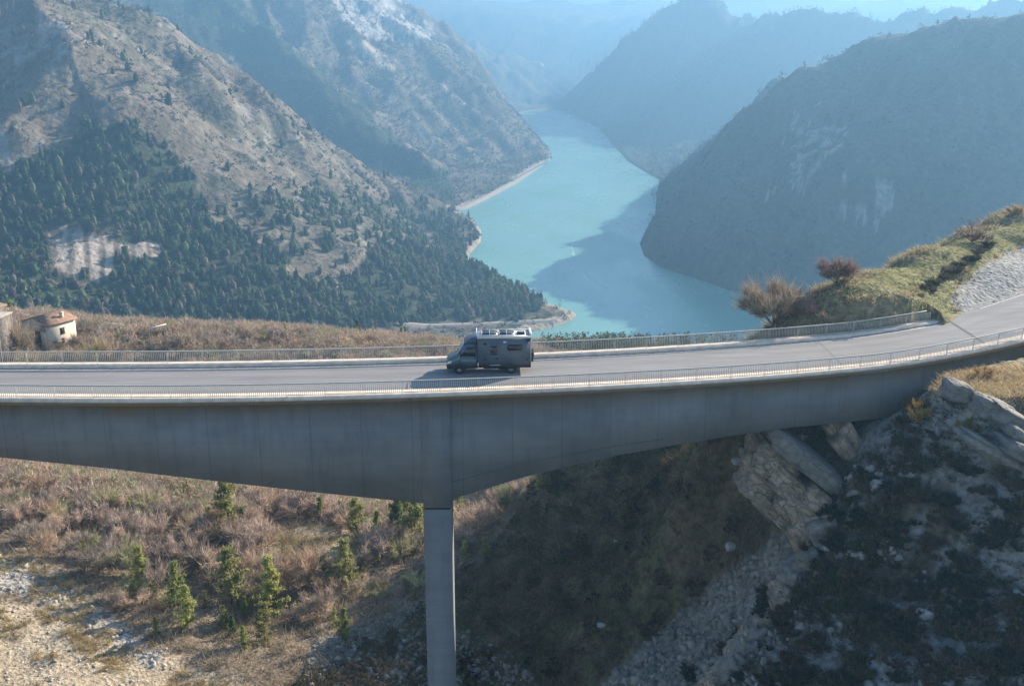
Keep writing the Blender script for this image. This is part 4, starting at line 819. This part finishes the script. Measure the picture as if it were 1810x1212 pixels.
x, y, z = zone(52000, 18, 90, 85, 150, t4, rg); px, py = P(np.stack([x, y, z], -1)); g_ = inpoly(px, py, NP['green']); h = rg.uniform(.15, .55, len(x)) * .75 * np.where(g_, .45, 1) * (1 + .8 * (fbm(x / 2.5, y / 2.5, 3) > .1))
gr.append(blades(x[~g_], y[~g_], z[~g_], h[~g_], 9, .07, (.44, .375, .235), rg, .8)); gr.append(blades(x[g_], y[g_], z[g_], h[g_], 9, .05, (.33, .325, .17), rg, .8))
t5 = lambda x, y, z, px, py: inpoly(px, py, NP['top']) & outside_deck(x, y)
x, y, z = zone(12000, 32, 60, 66, 84, t5, rg); h = rg.uniform(.15, .5, len(x)); gr.append(blades(x, y, z, h, 12, .05, (.58, .45, .27), rg, .9))
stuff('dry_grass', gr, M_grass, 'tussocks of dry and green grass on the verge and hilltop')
# ---- rocks -------------------------------------------------------------------
import bmesh
def ico(n):
    b = bmesh.new(); bmesh.ops.create_icosphere(b, subdivisions=n, radius=1); V = np.array([v.co[:] for v in b.verts]); f_ = np.array([[v.index for v in f.verts] for f in b.faces]); b.free(); return V, f_
I1, I3, I4 = ico(1), ico(3), ico(4)
M_rock = mat('limestone', (.23, .215, .195), nscale=1.6, namt=.3, bump=1, bscale=3.5, dist=.12); M_rockw = mat('weathered_limestone', (.36, .29, .215), nscale=1.2, namt=.35, bump=1, bscale=4, dist=.12)
def cracks(m, sc, d):
    t = m.node_tree; v = t.nodes.new('ShaderNodeTexVoronoi'); v.feature = 'DISTANCE_TO_EDGE'; v.inputs['Scale'].default_value = sc
    tc = t.nodes.new('ShaderNodeTexCoord'); mp = t.nodes.new('ShaderNodeMapping'); mp.inputs['Scale'].default_value = (1, 1, 2.6); t.links.new(tc.outputs['Object'], mp.inputs[0]); nz = t.nodes.new('ShaderNodeTexNoise'); nz.inputs['Scale'].default_value = 1.3; t.links.new(mp.outputs[0], nz.inputs['Vector']); am = t.nodes.new('ShaderNodeVectorMath'); am.operation = 'MULTIPLY_ADD'; am.inputs[1].default_value = (1.6, 1.6, 1.6)
    t.links.new(nz.outputs['Color'], am.inputs[0]); t.links.new(mp.outputs[0], am.inputs[2]); t.links.new(am.outputs[0], v.inputs['Vector'])
    r = t.nodes.new('ShaderNodeMapRange'); r.inputs[2].default_value = .09; t.links.new(v.outputs['Distance'], r.inputs[0])
    old = [n for n in t.nodes if n.type == 'BUMP'][0]; b2 = t.nodes.new('ShaderNodeBump'); b2.inputs['Strength'].default_value = 1; b2.inputs['Distance'].default_value = d
    t.links.new(r.outputs[0], b2.inputs['Height']); t.links.new(b2.outputs[0], old.inputs['Normal'])
cracks(M_rock, .45, .05); cracks(M_rockw, .8, .10)
M_pale = mat('pale_boulder', (.42, .41, .39), nscale=2, namt=.2, bump=.7, bscale=5, dist=.06)
def n3(V, s, o_=0): return (fbm(V[:, 0] * s + V[:, 2] * s * .7 + o_, V[:, 1] * s - V[:, 2] * s * .6, 3) + fbm(V[:, 2] * s + 5 + o_, V[:, 0] * s * .8 + V[:, 1] * s * .5, 3)) / 2
def rockmesh(seed, size, box=.45, amp=.18, strata=0, ic=I3):
    V, f_ = ic; V = np.sign(V) * np.abs(V) ** box; V = V / np.abs(V).max(); V = V * (1 + amp * n3(V + seed * 3.1, 1.6, seed)[:, None] + amp * .5 * n3(V, 4.5, seed + 3)[:, None])
    if strata: V[:, :2] *= (1 + .07 * np.sign(np.sin(V[:, 2] * strata + seed)))[:, None]
    return V * np.asarray(size) / 2, f_
def rock_at(name, px, py, d, size, ry, m, parent=None, seed=1, rz=0, rx=0, box=.45, amp=.18, strata=0, ic=I3):
    V, f_ = rockmesh(seed, size, box, amp, strata, ic); o = link(name, mesh(name, V, f_, m)); p = U(px, py, d); o.location = tuple(map(float, p)); o.rotation_euler = (math.radians(rx), math.radians(ry), math.radians(rz))
    if parent: o.parent = parent; o.matrix_parent_inverse = Matrix.Translation(-Vector(parent.location))
    return o
st = []
def stones(key, n, x0, x1, y0, y1, s0, s1, c, rg):
    x, y, z = zone(n, x0, x1, y0, y1, lambda x, y, z, px, py: inpoly(px, py, NP[key]), rg); k = len(x); V, f_ = I1
    s = rg.uniform(0, 1, (k, 1, 1)) ** 2.5 * (s1 - s0) + s0; A = V[None] * (1 + .35 * rg.normal(size=(k, len(V), 1))) * s * rg.uniform(.6, 1.3, (k, 1, 3)) * [1, 1, .7] + np.stack([x, y, z], 1)[:, None]
    Fc = (f_[None] + np.arange(k)[:, None, None] * len(V)).reshape(-1, 3); cc = np.repeat(np.asarray(c) * (1 + .2 * rg.normal(size=(k, 1))), len(V), 0); st.append((A.reshape(-1, 3), Fc, np.clip(cc, .03, .8)))
stones('scree', 5000, -72, -25, 84, 125, .08, .40, (.40, .38, .345), rg); stones('scree2', 9000, -26, 10, 84, 112, .08, .40, (.27, .265, .25), rg)
stones('gully', 7000, 0, 30, 66, 100, .08, .5, (.25, .23, .20), rg); stones('sandy', 2500, -72, -15, 76, 112, .05, .25, (.5, .45, .38), rg); stones('lay', 2500, 40, 70, 90, 125, .04, .12, (.45, .44, .42), rg)
x, y, z = zone(16000, 10, 52, 56, 84, lambda x, y, z, px, py: (py > 690) & (fbm(x / 4, (y + z) / 4, 3) > -.05) & outside_deck(x, y), rg)
V, f_ = I1; k = len(x); s = rg.uniform(0, 1, (k, 1, 1)) ** 6 * .34 + .05; A = V[None] * (1 + .35 * rg.normal(size=(k, len(V), 1))) * s * rg.uniform(.6, 1.3, (k, 1, 3)) + np.stack([x, y, z], 1)[:, None]
st.append((A.reshape(-1, 3), (f_[None] + np.arange(k)[:, None, None] * len(V)).reshape(-1, 3), np.repeat(np.clip(np.array([.26, .25, .235]) * (1 + .25 * rg.normal(size=(k, 1))), .05, .8), len(V), 0)))
stuff('scree_stones', st, mat('loose_stone', vcol=True, rough=.95), 'loose grey stones of the scree fans and rubble slopes')
oc = empty('rock_outcrop', tuple(map(float, U(1400, 860, 84)))); tag(oc, 'jutting layered limestone outcrop with a smooth tilted slab on top, below the girder', 'rock outcrop')
for i, (px, py, d, sz, ry, mm, nm) in enumerate([
    (1425, 812, 82.5, (7.0, 4.5, 1.5), 38, M_rock, 'top_slab'), (1372, 812, 83.5, (3.6, 4, 2.6), 30, M_rockw, 'rock_block'), (1352, 850, 83.5, (2.6, 3.5, 2.4), 34, M_rockw, 'rock_block'), (1395, 850, 82.5, (3.4, 3.5, 1.8), 40, M_rockw, 'rock_block'),
    (1362, 885, 83, (2.8, 3, 1.3), 45, M_rockw, 'rock_block'), (1400, 888, 82, (2.6, 3, 2.0), 50, M_rockw, 'rock_block'), (1440, 882, 81.5, (2.6, 3, 2.4), 35, M_rockw, 'rock_block'), (1425, 925, 81, (2.4, 3, 2.8), 60, M_rockw, 'rock_block'), (1455, 940, 80.5, (1.8, 3, 3.2), 65, M_rockw, 'rock_block'), (1395, 912, 82, (2.0, 2.4, 1.2), 40, M_rockw, 'rock_block')]):
    rock_at(nm, 1400 + (px - 1405) * 1.12, 855 + (py - 855) * 1.08, d - .6, tuple(q * 1.16 for q in sz), ry, mm, oc, i + 2, box=.3, amp=.26, strata=11 if i else 0, ic=I4)
o2 = empty('rock_outcrop', tuple(map(float, U(1490, 775, 85)))); tag(o2, 'narrow tan rock rib touching the underside of the bridge', 'rock outcrop')
for i, (px, py, sz, ry) in enumerate([(1478, 765, (3.4, 2.5, 1.5), 55), (1502, 775, (3.8, 2.5, 1.5), 60), (1490, 790, (2.6, 2.5, 1.4), 50)]): rock_at('rock_block', px, py, 84.5 - i * .8, sz, ry, M_rockw, o2, 20 + i, strata=7, amp=.22)
for i, (px, py, d, sz, ry, lab) in enumerate([(1748, 792, 73.2, (5.0, 3, 1.0), 28, 'long smooth grey rock slab, lowest of the ledges by the road'), (1788, 742, 74.5, (4.0, 3, 1.5), 30, 'thick block of rock ledge left of the frame edge'), (1752, 722, 75.5, (2.6, 2.5, 1.6), 20, 'squat grey rock under the sunlit dry grass'),
    (1690, 690, 77.3, (2.0, 2, 1.6), 15, 'weathered rock at the end of the visible girder'), (1812, 800, 72.5, (4.2, 3, 1.3), 26, 'dark ledge of rock low at the right edge'), (1800, 765, 73.5, (3.2, 3, 1.0), 32, 'thin rock ledge between two thicker ones')]):
    tag(rock_at('rock_ledge', px, py, d, sz, ry, M_rock, None, 40 + i, box=.42, strata=5, ic=I4), lab, 'rock')
rb = empty('rock_rib', tuple(map(float, U(1360, 1070, 76)))); tag(rb, 'broken pale rock rib running down from the outcrop beside the rubble gully', 'rock outcrop')
for i in range(22):
    t_ = i / 21; px, py = 1455 - 190 * t_ + rg.normal() * 10, 930 + 300 * t_; sz = (rg.uniform(1.0, 2.2), rg.uniform(1.2, 2.4), rg.uniform(1.0, 2.6)); q = U(px, py, 78.5 - 5.5 * t_); gz = float(near_sample(q[0], q[1]))
    V, f_ = rockmesh(150 + i, sz, .32, .34, 6, I3); o = link('rock_block', mesh('rock_block', V, f_, M_rock if i % 3 else M_rockw)); o.location = (float(q[0]), float(q[1]), gz + .15); o.rotation_euler = (rg.normal() * .3, math.radians(rg.uniform(35, 75)), rg.uniform(-.5, .5)); o.parent = rb; o.matrix_parent_inverse = Matrix.Translation(-Vector(rb.location))
def ground_at(px, py, d0=60, d1=190):
    ds = np.arange(d0, d1, .25); q = U(px, py, ds); g_ = near_sample(q[:, 0], q[:, 1]); k = np.argmax(g_ > q[:, 2]); return q[k], ds[k]
for i, (px, py, s, lab, ds) in enumerate([(1560, 858, 1.3, 'flat white boulder in the middle of the shaded near slope', 55), (1612, 838, .7, 'small white rock right of the flat white boulder', 55), (1297, 966, .95, 'round pale boulder at the foot of the dark slope', 84), (1306, 815, .9, 'pale boulder high on the dark slope left of the outcrop', 84),
    (1090, 957, .5, 'small white stone alone on the dark slope', 84), (1635, 1085, 1.0, 'white rock low on the shaded slope', 50), (1427, 772, .7, 'small pale rock above the tilted slab', 80), (1470, 965, .9, 'pale rock beneath the outcrop', 55), (632, 1165, .5, 'bright white stone by the shadow edge on the scree', 84), (1065, 1105, .7, 'grey boulder on the lower dark slope', 84), (1745, 1095, .6, 'small white rock far down the right slope', 50)]):
    q, d = ground_at(px, py, ds); V, f_ = rockmesh(60 + i, (s * 1.5, s, s * .8), .6, .3, 0, I3); o = link('boulder', mesh('boulder', V, f_, M_pale)); o.location = tuple(map(float, q)); tag(o, lab, 'boulder')
# ---- individual pines ----------------------------------------------------------
def pine(seed, H=7., Wd=3.6, c=(.42, .44, .15), k=520):
    rg = np.random.default_rng(seed); parts = []; P0, P1, S0 = [], [], []
    for lv in np.linspace(.10, .95, 13):
        nb = rg.integers(3, 8); L_ = Wd / 2 * (1 - lv) ** .75 * rg.uniform(.45, 1.35) + .15
        for j in range(nb):
            a = rg.uniform(0, 6.28); L2 = L_ * rg.uniform(.45, 1.3); p0 = np.array([0, 0, lv * H]); p1 = p0 + [math.cos(a) * L2, math.sin(a) * L2, L2 * rg.uniform(.1, .5)]
            P0.append(p0); P1.append(p1)
            for u in range(9): S0.append(p0 + (p1 - p0) * rg.uniform(.25, 1.05))
    P0, P1, S0 = map(np.array, (P0, P1, S0)); vw, fw = tubes(np.vstack([P0, [[0, 0, -.6]]]), np.vstack([P1, [[0, 0, H * .97]]]), np.r_[np.full(len(P0), .03), .13], np.r_[np.full(len(P0), .01), .03])
    S0 = np.repeat(S0, 5, 0) + rg.normal(size=(len(S0) * 5, 3)) * .12; D = rg.normal(size=S0.shape) * .7 + [0, 0, .5]; D /= np.linalg.norm(D, axis=1, keepdims=True)
    vt, ft = slivers(S0, S0 + D * rg.uniform(.25, .5, (len(S0), 1)), .17, rg); cc = np.repeat(np.array(c) * (1 + .28 * rg.normal(size=(len(S0), 1))), 3, 0)
    return mesh('trunk', vw, fw, M_twig1, np.broadcast_to((.10, .075, .055), vw.shape)), mesh('crown', vt, ft, M_leaf1, np.clip(cc, .01, .5))
pm = [pine(1), pine(2, 7, 4.2), pine(3, 7, 3.2, (.36, .40, .14)), pine(4, 7, 4.4, (.13, .17, .07)), pine(5, 7, 5.4, (.36, .36, .15))]
for i, (px, py, hp_, v, lab) in enumerate([
    (402, 952, 112, 1, 'tall yellow green pine directly beneath the girder, largest in the wood'), (372, 950, 60, 0, 'shorter pine at the left foot of the tallest pine'), (432, 950, 62, 2, 'shorter pine at the right foot of the tallest pine'), (545, 905, 62, 3, 'dark blue green pine touching the girder'), (568, 925, 50, 0, 'light green pine just right of the dark one'),
    (630, 948, 78, 1, 'broad light green pine midway between dark pine and pillar'), (668, 960, 62, 2, 'slim pine next to the clump by the pillar'), (702, 965, 95, 3, 'dark tall pine in the clump left of the pillar'), (735, 975, 105, 1, 'green pine closest to the pillar on its left'), (715, 945, 90, 4, 'olive broad pine at the back of the clump by the pillar'),
    (612, 1030, 88, 4, 'wide bushy pine on the tan knoll'), (572, 1035, 60, 3, 'dark low pine left of the wide bushy pine'), (252, 1048, 88, 0, 'narrow bright pine at the left above the scree'), (315, 1075, 88, 2, 'slim light pine behind the spreading one in the clearing'), (332, 1110, 78, 1, 'spreading light pine in the clearing'), (410, 1070, 105, 4, 'grey green pine in the centre of the wood'),
    (480, 1085, 110, 0, 'tall light pine right of the dark stream bed'), (468, 1130, 75, 4, 'olive pine in front of the tall light pine'), (412, 1125, 42, 3, 'small dark evergreen by the stream stones'), (432, 1145, 45, 0, 'small bright pine beside the dark evergreen'), (610, 1132, 62, 2, 'young pine near the edge of the shadow'), (276, 1122, 34, 0, 'tiny bright green pine on the tan bank'),
    (822, 1005, 55, 0, 'yellow green bush shaped pine right of the pillar'), (812, 900, 45, 1, 'light pine behind the right side of the pillar'), (952, 868, 40, 1, 'sunlit green tree under the arch of the girder'), (858, 985, 40, 4, 'low olive pine at the edge of the shaded slope'), (632, 592, 30, 3, 'dark round evergreen on the skyline left of the van'), (505, 598, 26, 0, 'yellowish evergreen on the skyline above the far railing'), (710, 602, 24, 4, 'olive evergreen just left of the van on the skyline'), (20, 560, 30, 4, 'olive tree above the stone hut')]):
    q, d = ground_at(px, py, 84 if py > 700 else 175, 262 if py < 700 else 190)
    if d <= 175.1 and py < 700: q = U(px, py, 235)
    zc = q[1] * cP - (q[2] - CH) * sP; s = hp_ * zc / F / cP / 7.0
    put_tree('pine_tree', pm[v], (float(q[0]), float(q[1]), float(q[2]) - .2), s, i * 1.7, lab, 'pine tree', 'pines in the valley', rg.uniform(.95, 1.1))
for i in range(34):
    while True:
        px, py = rg.uniform(120, 748), rg.uniform(890, 1130); q, d = ground_at(px, py, 84, 190)
        if not any(inpoly(np.array(px), np.array(py), NP[k]) for k in ('sandy', 'scree', 'tan', 'scree2')): break
    wh = 'in the wood left of the tallest pine' if px < 400 else 'between the tallest pine and the bridge pillar'
    put_tree('young_pine', pm[(0, 2, 4)[i % 3]], (float(q[0]), float(q[1]), float(q[2]) - .2), rg.uniform(.22, .5), i * 2.1, 'small young green pine ' + wh, 'pine tree', 'small young pines ' + wh, rg.uniform(.8, 1.1))
# ---- special shrubs ---------------------------------------------------------------
def shrub_variant(seed, H, Wd, c, tw=420, wdt=.05, limbs=9): 
    w_, t_ = bare_tree(seed, H, Wd, limbs, tw, wdt, .05, c, True); return mesh('stems', *w_[:2], M_twig, w_[2]), mesh('crown', *t_[:2], M_twig, t_[2])
for i, (px, py, h, w, c, tw, lab, d0) in enumerate([
    (1366, 580, 7.0, 6.0, (.45, .36, .27), 6500, 'big tan leafless bush where the far railing meets the hill', 92), (1402, 566, 4.4, 4.6, (.36, .27, .22), 2600, 'reddish brown bush tucked right of the big tan bush', 93), (1478, 504, 4.2, 3.8, (.32, .235, .205), 4000, 'round dark red bush on the edge of the grassy hill', 96), (1505, 490, 2.6, 1.8, (.22, .14, .13), 140, 'thin twiggy sapling beside the dark red bush', 98),
    (1722, 396, 4.2, 4.4, (.24, .16, .14), 260, 'sparse tall thicket on the hill crest', 118), (1730, 398, 1.8, 4.0, (.20, .13, .12), 700, 'low dark thicket under the sparse tall one', 117), (1795, 378, 2.0, 3.2, (.52, .38, .22), 1800, 'straw coloured bush at the top of the hill', 122), (1468, 577, 2.6, 2.8, (.50, .38, .28), 500, 'small pale twiggy bush behind the far railing', 90), (1300, 590, 2.6, 3.4, (.48, .38, .28), 900, 'faint pale bush left of the big tan bush', 93),
    (1622, 748, 2.5, 2.2, (.48, .33, .10), 1100, 'yellow ochre shrub in front of the end of the girder', 70), (1706, 775, 2.2, 2.0, (.36, .28, .08), 900, 'yellowish green shrub below the squat rock', 66), (1735, 668, 1.6, 2.8, (.42, .29, .14), 900, 'rounded tan shrub on the sunlit top beside the road', 70)]):
    q, d = ground_at(px, py, d0, 160)
    if d <= d0 + .3: q = U(px, py, d0)
    put_tree('shrub', shrub_variant(700 + i, h, w, c, tw), (float(q[0]), float(q[1]), float(near_sample(q[0], q[1])) - .1), 1, i, lab, 'shrub', None, 1, ('stems', 'crown'))
dkm = [shrub_variant(800 + i, 1.5, 2.0, c, 1300, .085) for i, c in enumerate([(.14, .115, .08), (.10, .108, .06), (.15, .11, .085), (.07, .07, .052)])]
for i in range(24):                       # long dark hedge of low bushes across the grassy hill
    t_ = i / 23; px, py = 1628 + 115 * t_ + rg.normal() * 4, 520 - 82 * t_ + rg.normal() * 5; q, d = ground_at(px, py, 92, 150)
    put_tree('low_bush', dkm[i % 4 if i % 3 else 2], (float(q[0]), float(q[1]), float(near_sample(q[0], q[1])) - .15), rg.uniform(.6, 1.0), i, 'low dark bush in the strip crossing the grassy hill', 'bush', 'bush strip on the grassy hill', .7, ('stems', 'crown'))
n_ = 0
while n_ < 260:
    px, py = rg.uniform(1100, 1830), rg.uniform(720, 1235)
    if px < 1500 - (py - 760) * .85 + 30: continue
    q, d = ground_at(px, py, 50, 84)
    if d < 50.5 or inpoly(np.array(px), np.array(py), NP['slabs']) or not outside_deck(q[0], q[1]) or fbm(np.array(q[0] / 6), np.array(q[2] / 6), 3) < -.15: continue
    v_ = rg.integers(0, 4); tn = ('brown', 'olive green', 'reddish brown', 'very dark')[v_]; wh = 'high on the shaded stony hillside' if py < 900 else 'low on the shaded stony hillside, left of the white rocks' if px < 1500 else 'low on the shaded stony hillside, towards its right end'
    put_tree('hill_bush', dkm[v_], (float(q[0]), float(q[1]), float(near_sample(q[0], q[1])) - .1), rg.uniform(.45, 1.5), n_, f'{tn} low bush {wh}', 'bush', f'{tn} bushes {wh}', rg.uniform(.7, 1.1), ('stems', 'crown')); n_ += 1
for i, (px, top, w, c, lab, d0) in enumerate([(44, 600, 2.4, (.54, .42, .24), 'tan leafless tree in front of the farmhouse, low beside its left corner', 203), (27, 545, 2.6, (.50, .40, .28), 'tall pale bare tree between the stone hut and the farmhouse', 207), (122, 600, 3.5, (.54, .40, .24), 'low tan hedge shrub at the right foot of the farmhouse', 203), (138, 578, 4, (.46, .34, .26), 'brown bare bush right of the farmhouse', 208), (160, 588, 3, (.56, .46, .25), 'yellowish bush right of the farmhouse above the railing', 200),
    (8, 545, 6, (.46, .36, .28), 'bare tree rising behind the stone hut', 216), (196, 584, 5, (.50, .38, .28), 'pinkish bare bush under the pale tin roof strip', 202), (318, 574, 5, (.52, .42, .30), 'pale bare bush right of the pale tin roof strip', 206)]):
    q = U(px, top, d0); gz = float(near_sample(q[0], q[1])); h = (float(q[2]) - gz) * 1.15
    put_tree('bare_tree', shrub_variant(900 + i, h, w, c, 1500, .09), (float(q[0]), float(q[1]), gz - .1), 1, i, lab, 'tree', None, 1, ('stems', 'crown'))
px = rng.uniform(955, 1300, 260); d = rng.uniform(238, 256, 260); q = U(px, 604, d); gz = near_sample(q[:, 0], q[:, 1]); tp = U(px, rng.uniform(584, 598, 260), d)[:, 2]; H = np.clip(tp - gz, 1, 14)
stuff('tree_belt', [conifers(q[:, 0], q[:, 1], gz - .2, H, np.minimum(H * .7, 3.2), 60, np.array([.12, .135, .08]), .35)], M_leaf, 'dark tree tops showing just above the far railing right of the van')
#====HAZE
ZTOP = float(max(FZ[:, 60:-60].max() if False else FZ.max(), 240)) + 15
print('ZTOP', ZTOP)
hz = MB().box((-9000, -300, -60), (9000, 11800, ZTOP)).build('haze', None); tag(hz, 'pale blue air haze filling the valley', kind='stuff')
m = bpy.data.materials.new('haze_air'); m.use_nodes = True; t = m.node_tree; t.nodes.remove(t.nodes['Principled BSDF'])
pv = t.nodes.new('ShaderNodeVolumePrincipled'); t.links.new(pv.outputs[0], t.nodes['Material Output'].inputs['Volume'])
pv.inputs['Color'].default_value = (.29, .60, .97, 1); pv.inputs['Density'].default_value = HAZE; pv.inputs['Anisotropy'].default_value = .38
hz.data.materials.append(m)
